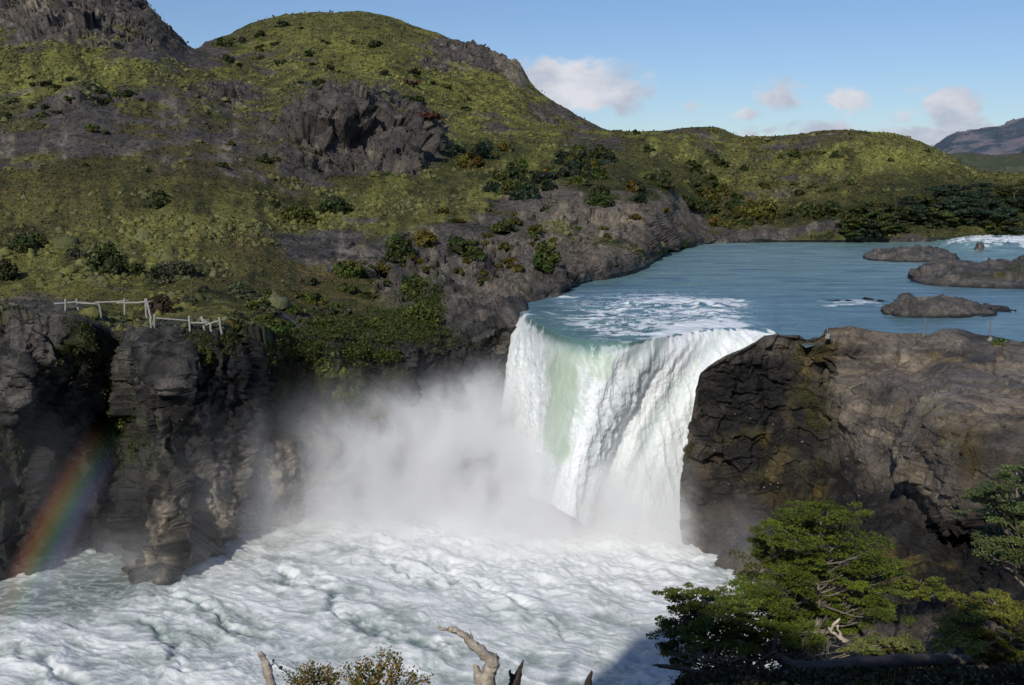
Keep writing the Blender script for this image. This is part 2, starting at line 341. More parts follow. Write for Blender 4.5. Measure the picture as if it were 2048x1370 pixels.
# ------------------------------------------------------------------ WATER colours shared by river and fall
FOAM = [(1440,648,60,9,1.3),(1370,657,50,10,1.2),(1310,668,40,9,1.0),(1400,622,90,8,.6),(1390,607,105,7,1.3),(1250,600,40,6,.5),
        (1045,635,14,14),(1050,680,26,60),(1130,600,22,6,.8),(1100,625,10,14,.6),(1700,606,60,5,.8),(1560,640,40,3,.5),(1500,665,20,5,.7),(1630,650,40,3,.4),
        (1985,489,75,7,1.4),(2080,489,90,8,1.4),(1960,506,100,2,.5),(1990,520,60,3,.6),(1650,503,50,2,.5),(1880,510,30,3,.5),(1680,489,100,2,.2)]
def water_cols(px, py, P, foamextra=0):
    wv = P*np.array([.35, 1.0, 1.0])
    a = fbm(wv/1.0, 4, 70); b = ridged(wv/1.6+fbm(P/2.0, 2, 73)[..., None]*.6, 4, 74)
    fm = blob(px+34*a, py+11*fbm(P/1.6, 4, 77), FOAM)
    st = ridged(P*np.array([.5, 1.6, 1])/1.1+fbm(P/2.5, 3, 75)[..., None]*1.4, 4, 76)
    fm = np.maximum(fm*(.35+.85*b), blob(px, py, [(1310,635,190,50,.95),(1140,600,50,30,.5),(1560,650,120,14,.45),(1980,500,120,20,.35)])*(.1+.95*sst(.35, .8, st)))
    foam = sst(.40, .85, fm+foamextra)
    base = mix(lin(94, 128, 138), lin(122, 152, 148), np.clip(sst(620, 500, py)+.5*fbm(P*np.array([.1, .5, 1]), 4, 78), 0, 1)[..., None])
    base = mix(base, lin(92, 124, 112), blob(px, py, [(1120,660,120,40),(1230,670,130,30,.9)])[..., None]*.85)
    base = mix(base, lin(112, 126, 96), (sst(.1, .5, fbm(P*np.array([.12, .7, 1])/1.0, 3, 79))*blob(px, py, [(1500,540,200,40)]))[..., None]*.6)
    wnd = fbm(P*np.array([.16, .9, 1])+.6*fbm(P/6.0, 2, 87)[..., None], 4, 88)
    base = mix(base, lin(60, 84, 104), (sst(.0, .5, wnd)*sst(700, 560, py))[..., None]*.6)
    base = mix(base, lin(128, 150, 150), (sst(.12, .5, -wnd)*sst(480, 600, py))[..., None]*.35)
    c = mix(base, lin(232, 236, 236), foam[..., None])
    return c, foam
# river sheet
RX = np.linspace(1032, 2420, 760)
LIP = [(1030,610),(1034,619),(1054,632),(1080,648),(1120,668),(1180,680),(1245,683),(1305,676),(1365,665),(1430,655),(1495,653),(1560,655),(1640,652),(1700,650),(1800,658),(1950,662),(2048,678),(2200,692),(2500,712)]
lipy = interp(RX, LIP); lipD = depth_z(lipy, 0.0)
RIM = [(1402,745),(1420,730),(1450,712),(1490,695),(1530,672),(1560,668),(1600,672),(1612,680),(1640,672),(1655,658),(1700,653),(1740,660),(1780,665),(1840,664),(1860,668),(1885,658),(1915,657),(1950,668),(2000,676),(2048,686),(2200,700),(2500,720)]
lipD = mix(lipD, np.minimum(lipD, depth_z(interp(RX, RIM), .6)+.5), sst(1545, 1562, RX))
rv = np.linspace(0, 1, 420)[:, None]
RD = np.exp(np.log(lipD)+(math.log(215)-np.log(lipD))*rv)
_, yy, _ = ray(0, 0)
RXX = (RX-1024)/F  # tan azimuth in the tilted frame: solve exactly
def river_pt(px, D, z):
    # forward depth f for a point on plane z at ground distance D
    f = D*cp-(z-HC)*sp; return np.stack([ (px-1024)/F*f, D+0*f, z+0*f], -1)
Pr = river_pt(RX[None, :]+0*RD, RD, 0*RD)
rpx, rpy = proj(Pr)
step = sst(166, 176, RD)*sst(1860, 1900, rpx)             # the upper cascade at the far right
step = sst(158, 172, RD)*sst(1850, 1960, rpx)
z = .035*fbm(Pr/np.array([2.5, 1.2, 1]), 4, 80)+.9*step
z += .5*blob(rpx, rpy, [(1390,612,110,12),(1420,652,80,10,.8),(1310,650,60,14,.4)])*(.5+.5*fbm(Pr/1.2, 3, 81))
z += .16*blob(rpx, rpy, [(1350,640,200,50)])*fbm(Pr/np.array([1.4, .9, 1]), 3, 82)
z += .25*blob(rpx, rpy, [(1965,489,90,12)])*1.6*fbm(Pr/np.array([.8, .8, 1]), 3, 83)
c, foam = water_cols(rpx, rpy, Pr)
Pr[..., 2] += z*sst(0, .06, rv)-.03*(1-sst(0, .02, rv))
o = grid_mesh('river_water', Pr, M_river, c, {'rough': .24+.4*foam}); tag(o, kind='structure')
# fall sheet
FC = [ # columns of the fall: photo pixels from lip to pool
 [(1034,619),(1028,680),(1010,780),(1000,880),(996,985)],
 [(1054,632),(1048,690),(1035,785),(1028,885),(1026,988)],
 [(1080,648),(1076,702),(1066,790),(1058,890),(1052,992)],
 [(1120,668),(1116,714),(1106,802),(1096,900),(1086,1000)],
 [(1180,680),(1172,728),(1158,808),(1138,902),(1116,1015)],
 [(1245,683),(1226,734),(1198,815),(1168,912),(1140,1030)],
 [(1305,676),(1278,730),(1236,816),(1200,922),(1170,1050)],
 [(1365,665),(1334,722),(1280,815),(1238,928),(1206,1062)],
 [(1430,655),(1398,712),(1336,812),(1286,934),(1250,1072)],
 [(1495,653),(1462,718),(1402,818),(1346,940),(1308,1080)],
 [(1560,655),(1536,730),(1476,832),(1420,955),(1386,1088)]]
fc = np.array(FC, float); ncf = len(fc)
UQ = np.linspace(0, ncf-1, 640); VQ = np.linspace(0, 4, 520)
t1 = pchip(np.arange(ncf), fc, UQ); t2 = pchip(np.arange(5), t1.transpose(1, 0, 2), VQ)   # (V, U, 2)
FPX, FPY = t2[..., 0], t2[..., 1]
s = (VQ/4)[:, None]
Dl = depth_z(FPY[0], 0.0); Db = depth_z(FPY[-1], POOL)
_, ry_, rz_ = ray(FPX, FPY); mm_ = rz_/ry_
Db = np.minimum(Db, Dl-1.5); lo, hi = Db+0*s, Dl+0*s
for _ in range(40):     # ballistic profile: drop grows with the square of the run
    md = (lo+hi)/2; val = HC+mm_*md-POOL*((Dl-md)/(Dl-Db))**2; lo = np.where(val > 0, md, lo); hi = np.where(val > 0, hi, md)
print('fall z', (HC+mm_*md)[::100, ::160].round(1).tolist())
wB = .35+.45*sst(3, 8, Dl-Db); FD = Dl+(1-wB)*(Db-Dl)*(s**.6)+wB*(md-Dl)+1.6*s*sst(7.6, 10, UQ)[None, :]
_, ry_, rz_ = ray(FPX, FPY); zf = HC+rz_/ry_*FD
Pf = at(FPX, FPY, FD)
up = 6                                                                  # a few rows running back under the river sheet
back = [river_pt(FPX[0], Dl+.5*k, -.05*k+0*Dl) for k in range(up, 0, -1)]
Nf = grid_normals(Pf)
lipn = sst(4.6, 6.2, UQ)[None, :]*np.exp(-(s/.16)**2)*sst(0, .03, s)
Pf = Pf+lipn[..., None]*(np.array([-.3, -.6, .55])*(.45*np.clip(ridged(Pf/np.array([1.6, 1.6, 3]), 3, 89)-.25, 0, 1))[..., None])
arc = s*16+0*FPX
Q = np.stack([Pf[..., 0]+Pf[..., 1]*.5, arc*.28, Pf[..., 1]*.2], -1)
Q2 = Q+.5*fbm(Pf/2.2, 3, 90)[..., None]
bil = ridged(Q2/1.3, 5, 91); str_ = fbm(Q2*np.array([2.5, .5, 1]), 4, 95)
GREEN = blob(FPX+30*fbm(Q/1.2, 4, 97)+10*str_, FPY+30*fbm(Q/1.0+7, 3, 96), [(1125,735,44,60),(1128,800,34,90),(1116,870,24,50),(1165,705,70,26),(1205,730,34,40,.85),(1260,715,30,20,.6),(1480,720,30,40,.6),(1420,790,12,60,.5),(1350,850,10,60,.4)])
GREEN = sst(.2, 1.15, GREEN)*(1-.0*s)
white = 1-GREEN*.9
amp = white*(.08+.42*sst(0, .5, s))
dsp = amp*(.9*(bil-.5)+.35*str_+.26*fbm(Pf/.5, 3, 99)+.10*fbm(Pf/.18, 2, 98))+(1-white)*.05*str_
dsp *= sst(0, .05, s)
RIBS = np.clip(fbm(np.stack(np.broadcast_arrays(UQ[None, :]*1.1+s*.8, s*.7, 0*s), -1), 3, 101), -1, 1)
dsp += (.55+.2*sst(4.5, 6.5, UQ)[None, :])*RIBS*sst(.03, .25, s)*white
Pf2 = Pf+Nf*dsp[..., None]
cw = lin(240, 242, 240); cgr = lin(188, 203, 180); cgd = lin(126, 156, 142)
fil = fbm(np.stack(np.broadcast_arrays(UQ[None, :]*7+1.2*str_, s*3.2, 0*s), -1), 5, 105); fil2 = fbm(np.stack(np.broadcast_arrays(UQ[None, :]*1.7+.5*str_, s*1.6, 0*s+5), -1), 4, 107)
cf = mix(cw, lin(178, 190, 184), (np.clip(sst(-.25, .6, -fil)*.55+sst(-.05, .5, -fil2)*.6, 0, 1)*white)[..., None]*.7)
gtone = mix(cgd, cgr, sst(.02, .25, s+.04*str_)[..., None]); gtone = mix(gtone, cw, (sst(.1, .6, str_)*.35)[..., None])
cf = mix(cf, gtone, (GREEN*(.72+.28*sst(.4, -.2, str_)))[..., None])
cf = mix(cf, lin(190, 205, 185), (blob(FPX, FPY, [(1395,720,30,14),(1360,770,14,50,.5),(1290,820,10,90,.4)])*sst(-.2, .4, str_))[..., None]*.6)
c0, foam0 = water_cols(FPX, FPY, Pf)
lipmix = sst(.02, .19-.15*sst(4.4, 6.0, UQ)[None, :]-.1*sst(1.3, .8, UQ)[None, :], s+.03*str_)[..., None]
cf = mix(c0, cf, lipmix)
rough = .2+.45*np.maximum(foam0*(1-lipmix[..., 0]), lipmix[..., 0]*white)
Pf2 = np.concatenate([np.array(back), Pf2]); cfb, fb = water_cols(*proj(np.array(back)), np.array(back))
cf = np.concatenate([cfb, cf]); rough = np.concatenate([.2+.4*fb, rough])
o = grid_mesh('waterfall', Pf2, M_fall, cf, {'rough': rough})
tag(o, 'broad white waterfall with a pale green tongue pouring from the blue river into the gorge', 'waterfall')
# pool
PXg = np.linspace(-330, 1640, 1150); PYg = 905+(1450-905)*np.linspace(0, 1, 620)**.92
XX, YY = np.meshgrid(PXg, PYg); Dp = depth_z(YY, POOL); Pp = at(XX, YY, Dp)
W = Pp+np.array([1.0, .7, 0])*(1.1*fbm(Pp/5.0, 3, 110))[..., None]+np.array([-.6, 1, 0])*(.6*fbm(Pp/3.1, 3, 113))[..., None]
ang = R(-33); rot = np.stack([W[..., 0]*math.cos(ang)+W[..., 1]*math.sin(ang), (-W[..., 0]*math.sin(ang)+W[..., 1]*math.cos(ang))*1.9, W[..., 2]], -1)
calm = np.clip(blob(XX, YY, [(220,1145,110,45,1.3),(60,1200,170,34,.8)]), 0, 1)
hA = ridged(rot/6.5, 3, 120); hB = ridged(rot/2.6, 4, 124); hC = fbm(W/1.0, 4, 128); hD = ridged(W/.6, 3, 131)
hh = .78*(.42*(hA-.4)+.20*(hB-.4)+.10*hC+.05*hD+.03*fbm(W/.35, 2, 145))*(1-.85*calm)
near_fall = sst(22, 6, np.hypot(Pp[..., 0]-3, Pp[..., 1]-72))
hh += near_fall*.5*fbm(Pp/1.5, 3, 133)
def seg_d(x, y, pts):
    d = np.full(x.shape, 9e9); side = np.zeros(x.shape)
    for (x0, y0), (x1, y1) in zip(pts[:-1], pts[1:]):
        t = np.clip(((x-x0)*(x1-x0)+(y-y0)*(y1-y0))/((x1-x0)**2+(y1-y0)**2), 0, 1); dx, dy = x-x0-t*(x1-x0), y-y0-t*(y1-y0)
        dd = np.hypot(dx, dy*1.6); m = dd < d; d = np.where(m, dd, d); side = np.where(m, np.sign(dx*(y1-y0)-dy*(x1-x0)), side)
    return d, side
dk = np.zeros(XX.shape)
wx, wy = XX+60*fbm(Pp/2.4, 4, 147), YY+34*fbm(Pp/1.8, 4, 148)
for pts, w_ in [([(560,1150),(600,1165),(650,1200),(720,1240),(790,1275),(850,1300)],1), ([(330,1190),(390,1215),(440,1245),(520,1265)],.9), ([(270,1250),(330,1290),(380,1330),(440,1350)],.8), ([(880,1120),(940,1150),(990,1180),(1040,1225)],.8), ([(700,1080),(760,1110),(820,1150)],.6), ([(60,1310),(120,1345),(200,1370)],.8), ([(1040,1220),(1080,1260),(1180,1290)],.5)]:
    dd, sd = seg_d(wx, wy, pts); dk = np.maximum(dk, w_*np.exp(-(dd/11)**2)); hh = hh+w_*(.24*np.exp(-((dd-26)/26)**2)-.20*np.exp(-(dd/20)**2))
Pp[..., 2] += hh
fo = sst(-.15, .95, .7*hB+.6*hC+.35*hA-.25+.35*hD-.25+.8*near_fall-.6*calm+.5*fbm(rot/4.0, 3, 139))
fine = ridged(W*np.array([1.6, 3.0, 1])/1.1, 4, 137)
fo = np.clip(fo+.45*(fine-.5), 0, 1)
fx = fbm(W*np.array([2.0, 3.6, 1]), 4, 141)
cpw = mix(lin(156, 168, 160), lin(232, 234, 231), np.clip(fo*1.1+.12+.18*fx+.22*fbm(W/.32, 3, 143)*(1-.6*calm), 0, 1)[..., None]**.65)
cpw = mix(cpw, lin(96, 118, 116), (sst(.55, .1, hB)*sst(.6, .2, hA)*(1-near_fall))[..., None]*.45)
big = sst(.0, .55, fbm(rot/np.array([7., 5., 5.]), 3, 149))*sst(1060, 1200, YY); cpw = mix(cpw, lin(158, 172, 163), (big*(1-.6*fine))[..., None]*.55)
cpw = mix(cpw, lin(92, 110, 112), dk[..., None]*.75*sst(.95, .35, fo)[..., None])
cpw = mix(cpw, lin(96, 112, 106), calm[..., None]*.85*sst(.9, .4, fine)[..., None])
o = grid_mesh('pool_water', Pp, M_foam, cpw, {'rough': .3+.35*fo}); tag(o, kind='structure')

# ------------------------------------------------------------------ RIGHT BLUFF
NU, NV = 640, 560
u = np.linspace(0, 1, NU); PXR = 2480
topl = RIM
leftl = [(0,1402),(.13,1402),(.22,1400),(.27,1388),(.36,1370),(.5,1361),(.68,1361),(.8,1366),(.86,1392),(.93,1400),(1,1404)]
vv = np.linspace(0, 1, NV)
Lx = interp(vv, leftl)[:, None]; BPX = Lx+(PXR-Lx)*u[None, :]**1.25
tp = interp(BPX[0], topl); bt = interp(BPX[0], [(1402,1190),(1460,1230),(1520,1300),(1600,1330),(2500,1400)])
BPY = tp+(bt-tp)*vv[:, None]
rz_d = lambda py, z: float(depth_z(py, z))
cpts = [(1402,745,67),(1400,850,68.2),(1364,950,68.8),(1361,1060,69.2),(1395,1110,68.3),(1404,1190,63.5),(1450,712,rz_d(712,-.2)),(1490,696,rz_d(696,.2)),(1550,670,rz_d(670,.7)),(1640,672,rz_d(672,.6)),(1700,655,rz_d(655,1.1)),(1780,666,rz_d(666,.7)),(1850,665,rz_d(665,.7)),(1950,668,rz_d(668,.6)),(2048,686,rz_d(686,.5)),(2200,700,rz_d(700,.5)),(2480,719,rz_d(719,.5)),
 (1480,800,67.3),(1480,950,67.3),(1480,1100,65.5),(1500,1240,58),(1580,760,68.6),(1580,880,67.4),(1580,1000,66),(1600,1120,61),(1600,1300,51),
 (1640,720,69),(1640,800,67.6),(1650,900,66),(1650,980,63.5),(1720,700,70),(1720,780,66),(1720,860,63),(1740,940,59.5),(1740,1020,56.5),(1740,1120,53),(1760,1250,48.5),
 (1850,700,68.5),(1850,760,63.5),(2048,730,63.5),(2048,775,59.5),(2300,740,60),(2300,800,54),
 (1820,830,57.5),(1900,800,56),(1980,850,52.5),(2060,850,51),(1860,900,54),(1950,930,49.5),(2060,950,47.5),(1900,1000,49.5),(1950,1060,46.5),
 (1770,900,60),(1790,980,57),(1850,1060,51),(1880,1120,48),(1960,1150,44),(2060,1150,41),(1900,1250,40),(2060,1300,35),(2400,900,44),(2400,1150,34),(2400,1350,28)]
ca = np.array(cpts, float)
BD = tps(ca[:, :2], ca[:, 2], BPX, BPY, 2e-3)
# boulder in front: step in depth along a crack line
crk = interp(BPY, [(780,1850),(850,1800),(905,1790),(960,1822),(1010,1870),(1060,1885),(1100,1890)])
inside = sst(-10, 10, BPX-crk)*sst(770, 800, BPY)*sst(1085, 1060, BPY)
BD = BD-2.3*inside*np.clip(1-(BPX-crk)/330, 0, 1)
for cx, cy, rx, ry, d in [(1590,690,14,20,.5),(1650,760,16,60,.8),(1530,800,10,90,.7),(1670,900,20,60,.5),(1500,760,50,30,-.4),(1430,1030,40,80,-.6),(1560,1050,30,80,.8),(1700,690,60,24,-1.2),(1900,672,34,14,-.8),(1930,1100,60,110,4.0)]:
    BD = BD+d*np.exp(-1.1*(((BPX-cx)/rx)**2+((BPY-cy)/ry)**2))
Pb = at(BPX, BPY, BD)
# wrap: back side over the top and round the fall edge
kt = np.arange(22, 0, -1)[:, None, None]
topw = Pb[:1]+kt*np.array([0, .2, 0])+(kt**1.35)*np.array([0, 0, -.1])
Pb = np.concatenate([topw, Pb]); BPX = np.concatenate([np.repeat(BPX[:1], 22, 0), BPX]); BPY = np.concatenate([np.repeat(BPY[:1], 22, 0), BPY])
kl = np.arange(26, 0, -1)[None, :, None]
lw = Pb[:, :1]+kl*np.array([.16, .36, 0])+(kl**1.3)*np.array([.02, 0, 0])
Pb = np.concatenate([lw, Pb], 1); BPX = np.concatenate([np.repeat(BPX[:, :1], 26, 1), BPX], 1); BPY = np.concatenate([np.repeat(BPY[:, :1], 26, 1), BPY], 1)
nb = grid_normals(Pb)
sh = Pb+np.array([.35, 0, .0])*Pb[..., 2:3]
f1, e1 = facets(sh/np.array([4.0, 3.5, 2.6])+.2*fbm(Pb/2, 2, 140)[..., None], 141)
f2, e2 = facets(sh/np.array([1.5, 1.2, .8])+.2*fbm(Pb, 2, 142)[..., None], 151)
f3, _ = facets(Pb/.4, 161)
slab = blob(BPX, BPY, [(1900,760,220,80),(1750,880,70,90),(2100,720,200,60)])
damp = 1-.62*np.clip(slab, 0, 1)
db = damp*(.95*(f1-.5)+.40*(f2-.5)+.12*(f3-.5))+.4*fbm(Pb/5, 4, 143)+.10*facets(Pb/np.array([2.5, 2.5, .7])+1.0*Pb[..., :1]*np.array([0, 0, .12]), 165)[0]+.26*slab*fbm(Pb/np.array([3., 3., .5]), 4, 144)
edgefade = np.ones(Pb.shape[:2]); edgefade[:22] = .3; edgefade[:22] = .22; edgefade[22:60] = np.linspace(.22, 1, 38)[:, None]
Pb = Pb+nb*(db*edgefade)[..., None]
n1 = fbm(Pb/3.0, 5, 170)[..., None]; n2 = fbm(Pb/.8, 4, 171)[..., None]; n4 = fbm(Pb/np.array([4., 4., .45])+n1*.4, 4, 173)[..., None]
cb = mix(c_rock*1.25, c_rock_d*1.15, sst(-.2, .5, n1)); cb = mix(cb, c_tan, sst(-.1, .4, n4)*.5)
DK = blob(BPX+30*n1[..., 0], BPY+20*n2[..., 0], [(1520,850,130,150),(1500,1000,110,120,.9),(1650,1000,100,100,.9),(1450,1120,60,60,.5),(1640,720,40,40,.55),(1800,1120,130,120,.8),(1960,1150,170,110,1.0),(1700,700,80,20,.35),(1760,1010,60,60,.7)])[..., None]  # the lower right ellipse paints near-black shadow into the rock colour
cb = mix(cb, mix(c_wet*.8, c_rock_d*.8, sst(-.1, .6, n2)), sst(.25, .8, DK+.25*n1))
BR = blob(BPX, BPY, [(1420,1000,60,150,.8),(1480,1120,80,80,.6),(1600,1000,80,160,.35)])[..., None]
cb = mix(cb, lin(84, 72, 54), BR*sst(-.3, .4, n2+n1)*.6)
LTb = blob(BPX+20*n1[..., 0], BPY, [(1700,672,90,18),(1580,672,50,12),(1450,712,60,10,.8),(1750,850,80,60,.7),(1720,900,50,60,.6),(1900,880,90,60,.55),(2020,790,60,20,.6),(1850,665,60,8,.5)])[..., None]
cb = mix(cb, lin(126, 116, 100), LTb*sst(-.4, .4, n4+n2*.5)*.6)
MSb = blob(BPX+25*n1[..., 0], BPY+20*n2[..., 0], [(1620,700,50,25,.8),(1600,760,24,50,.7),(1630,830,40,60,.8),(1500,880,60,14,.5),(1640,980,22,80,.8),(1375,880,12,40),(1650,1050,40,30,.8),(1860,830,20,12,.8),(1930,900,40,50,.5),(1820,1170,80,40,.9),(1900,720,40,8,.4),(1560,940,60,60,.35)])[..., None]
cb = mix(cb, mix(c_moss, lin(120, 104, 48), sst(-.2, .3, n1)), MSb*sst(-.25, .25, n2+.4*n1)*.85)
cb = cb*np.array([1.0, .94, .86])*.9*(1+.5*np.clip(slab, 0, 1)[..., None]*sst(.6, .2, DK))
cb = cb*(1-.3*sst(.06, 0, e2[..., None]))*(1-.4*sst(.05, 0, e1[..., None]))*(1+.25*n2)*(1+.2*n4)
cb = np.where((vnoise(Pb/.16, 9)[..., None] > .975) & (DK > .4) & (BPY[..., None] > 800) & (BPY[..., None] < 1100), lin(190, 190, 190), cb)  # pale specks painted into the rock colour as glints of light
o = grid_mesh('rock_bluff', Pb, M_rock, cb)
tag(o, 'massive dark grey rock bluff with brown slab top, right of the waterfall', 'rock bluff')
bpx2, bpy2 = proj(Pb)

# ------------------------------------------------------------------ islets and rocks in the river
def dome(name, pts, D, h, label, cat, seed, grp=None, tail=1.0, nx=150, ny=60, colr=None):
    "rock whose waterline runs between photo columns x0..x1 near row py; pts is its skyline (px, py)"
    x0, x1 = pts[0][0], pts[-1][0]
    uu = np.linspace(0, 1, nx)[None, :]; ww = np.linspace(-1, 1, ny)[:, None]
    px = x0+(x1-x0)*uu+0*ww; sky = interp(px[0], pts)[None, :]
    zt = at(px, sky+0*ww, D)[..., 2]                      # height of the skyline at distance D
    prof = np.sqrt(np.clip(1-np.abs(ww)**2.2, 0, 1))
    dep = h*np.sqrt(np.clip(4*uu*(1-uu), 0, 1))**.6
    DD = D+ww*dep
    x = (px-1024)/F*(DD*cp+HC*sp)
    zz = -.5+(zt+.5)*prof
    Pq = np.stack([x, DD, zz], -1)
    nn = grid_normals(Pq); f, e = facets(Pq/np.array([2.2, 2.2, 1.1]), seed); f2, _ = facets(Pq/np.array([.8, .8, .5]), seed+7)
    Pq = Pq+nn*((.55*(f-.5)+.28*(f2-.5)+.25*fbm(Pq/2, 3, seed+3))*np.clip(prof*1.5, .2, 1))[..., None]
    k1 = fbm(Pq/1.5, 4, seed+5)[..., None]; k2 = fbm(Pq/.6, 3, seed+6)[..., None]
    cc = mix(c_rock*1.0, c_rock_d, sst(-.3, .5, k1)); cc = mix(cc, c_tan, sst(0, .5, k2)*.4)
    cc = mix(cc, c_wet*.7, sst(.35, .05, Pq[..., 2:3]))
    if colr: cc = mix(cc, c_moss, blob(*proj(Pq), colr)[..., None]*sst(-.2, .3, k2))
    o = grid_mesh(name, Pq, M_rock, cc); tag(o, label, cat, grp); return o
dome('rock_islet', [(1728,512),(1745,504),(1780,500),(1810,498),(1860,497),(1885,503),(1910,514),(1940,524)], 149, 9, 'low smooth grey rock islet farthest upstream, just below the rapids', 'rock islet', 301, 'rock islets in the river')
dome('rock_islet', [(1820,547),(1845,537),(1870,529),(1900,526),(1960,530),(2020,528),(2080,524),(2160,520),(2260,530),(2330,560)], 118, 13, 'long brown rock islet with low shrubs running out of the right edge', 'rock islet', 320, 'rock islets in the river', colr=[(1990,548,60,10),(1930,545,10,6),(2040,540,40,14)])
dome('rock_islet', [(1765,622),(1785,606),(1800,595),(1815,592),(1830,600),(1880,598),(1915,604),(1960,614),(2000,623),(2030,630)], 87, 4.6, 'pointed tan rock islet nearest the bluff, with a hump at its left end', 'rock islet', 340, 'rock islets in the river')
dome('submerged_rock', [(1640,606),(1680,600),(1720,600),(1765,603),(1790,607)], 95.5, 1.6, 'dark wet rock barely above the water, left of the pointed islet', 'rock', 360, nx=80, ny=30)
dome('river_boulder', [(1951,494),(1956,486),(1962,488),(1967,494)], 163, 1.0, 'small black boulder standing in the far white rapids', 'boulder', 380, nx=30, ny=20)
dome('river_boulder', [(2030,520),(2048,510),(2090,505),(2140,512),(2180,522)], 140, 4, 'dark rock at the right edge beyond the shrubby islet', 'boulder', 390, nx=60, ny=30)

# ------------------------------------------------------------------ far mountains
def ridge(name, sky, D0, D1, py1, colA, colB, seed, amp, label):
    xs = np.linspace(sky[0][0], sky[-1][0], 420); vs = np.linspace(0, 1, 160)[:, None]
    sy = interp(xs, sky)[None, :]; py = py1+(sy-py1)*vs; DD = D0+(D1-D0)*vs+0*sy
    Pm = at(xs[None, :]+0*py, py, DD); nn = grid_normals(Pm)
    Pm = Pm+nn*(amp*(fbm(Pm/(amp*7), 5, seed)+.6*(facets(Pm/(amp*3), seed+2)[0]-.5)))[..., None]
    bk_ = Pm[-1:]+np.arange(1, 8)[:, None, None]*np.array([0, D1*.05, -D1*.03]); Pm = np.concatenate([Pm, bk_])
    a = fbm(Pm/(amp*4), 5, seed+9)[..., None]
    cc = mix(colA, colB, sst(-.25, .25, a+.5*fbm(Pm/amp, 3, seed+10)[..., None]))
    o = grid_mesh(name, Pm, M_ground, cc); tag(o, kind='structure')
ridge('far_mountain', [(1780,322),(1842,303),(1880,285),(1910,268),(1950,256),(2000,245),(2048,231),(2150,190),(2300,150),(2600,90)], 1900, 2800, 372, lin(112,108,114), lin(70,82,94), 401, 22, '')
ridge('distant_hills', [(1780,345),(1880,308),(1920,302),(1970,304),(2048,298),(2200,290),(2400,300),(2600,290)], 900, 1100, 380, lin(70,76,58), lin(84,82,72), 420, 8, '')

# ------------------------------------------------------------------ foliage helpers
rng = np.random.default_rng(7)
def quads(cen, nrm, size, asp=.6):
    n = len(cen); a = rng.normal(size=(n, 3)); nrm = nrm/(np.linalg.norm(nrm, axis=1, keepdims=True)+1e-9)
    t = a-nrm*(a*nrm).sum(1, keepdims=True); t /= np.linalg.norm(t, axis=1, keepdims=True)+1e-9
    b = np.cross(nrm, t); s = size[:, None] if np.ndim(size) else size
    return np.stack([cen+t*s, cen+b*s*asp, cen-t*s, cen-b*s*asp], 1)
def leafmesh(name, Q, cols, parent=None, mat=None):
    n = len(Q); f = np.arange(n*4, dtype=np.int32)
    return raw_mesh(name, Q, f, 4, mat or M_leaf, np.repeat(cols, 4, 0), smooth=False, parent=parent)
def ball_pts(n, inner=.0):
    d = rng.normal(size=(n, 3)); d /= np.linalg.norm(d, axis=1, keepdims=True)
    return d, d*(inner+(1-inner)*rng.random((n, 1))**.4)
def crown(cen, rad, nl, per, leaf, c, flat=.6, cvar=.25, shell=.55, lumpsize=.42):
    "leaf quads gathered in lumps over an ellipsoid"
    d, p = ball_pts(nl, shell); p[:, 2] = np.abs(p[:, 2])*1.0-.15; lc = cen+p*rad
    Q = []; K = []
    for i in range(nl):
        lr = rad*lumpsize*(.6+.7*rng.random()); dd, q = ball_pts(per, .55); dd[:, 2] += .25
        cc = lc[i]+q*lr*np.array([1, 1, flat])
        Q.append(quads(cc, dd+.5*rng.normal(size=dd.shape), leaf*(.6+.8*rng.random(per))))
        k = c*(1+cvar*rng.normal())*(.7+.6*rng.random((per, 1))); K.append(k*(1+.15*rng.normal(size=(1, 3))*np.array([1, .4, .4])))
    return np.concatenate(Q), np.concatenate(K)
def core(cen, rad, c):
    "low dark mound inside a shrub that keeps it opaque, as quads"
    th = np.linspace(0, 2*np.pi, 13); ph = np.linspace(-.3, np.pi/2, 7)
    G = np.array([[cen+rad*.8*np.array([math.cos(a)*math.cos(b), math.sin(a)*math.cos(b), math.sin(b)])*(1+.12*rng.normal()) for a in th] for b in ph])
    G[:, -1] = G[:, 0]
    return np.stack([G[:-1, :-1], G[:-1, 1:], G[1:, 1:], G[1:, :-1]], 2).reshape(-1, 4, 3)
def shrub(px, py, wpx, hpx, c, label=None, group=None, name='shrub', where=None, leaf=None, cat='shrub', dens=1.0):
    "px,py is the foot centre in the photo, wpx,hpx its size in photo pixels"
    b = where if where is not None else gpt(px, py)
    s = (b[1]*cp-(b[2]-HC)*sp)/F; rad = np.array([wpx*s/2, wpx*s/2*.85, max(hpx*s*.95, .15)]); c = np.asarray(c)
    px_r = wpx/2.0; nl = int(np.clip(px_r*.55, 6, 40)*dens); leaf = leaf or s*3.4
    per = int(np.clip(rad[0]*rad[2]/(leaf*leaf)*1.1/nl*11, 18, 220))
    Q, K = crown(b, rad*np.array([.78, .78, .85]), nl, per, leaf, c)
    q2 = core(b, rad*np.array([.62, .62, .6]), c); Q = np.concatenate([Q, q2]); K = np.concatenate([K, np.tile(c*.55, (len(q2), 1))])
    if name is None: return Q, K
    o = leafmesh(name, Q-b, K); o.location = b
    tag(o, label, cat, group); return o

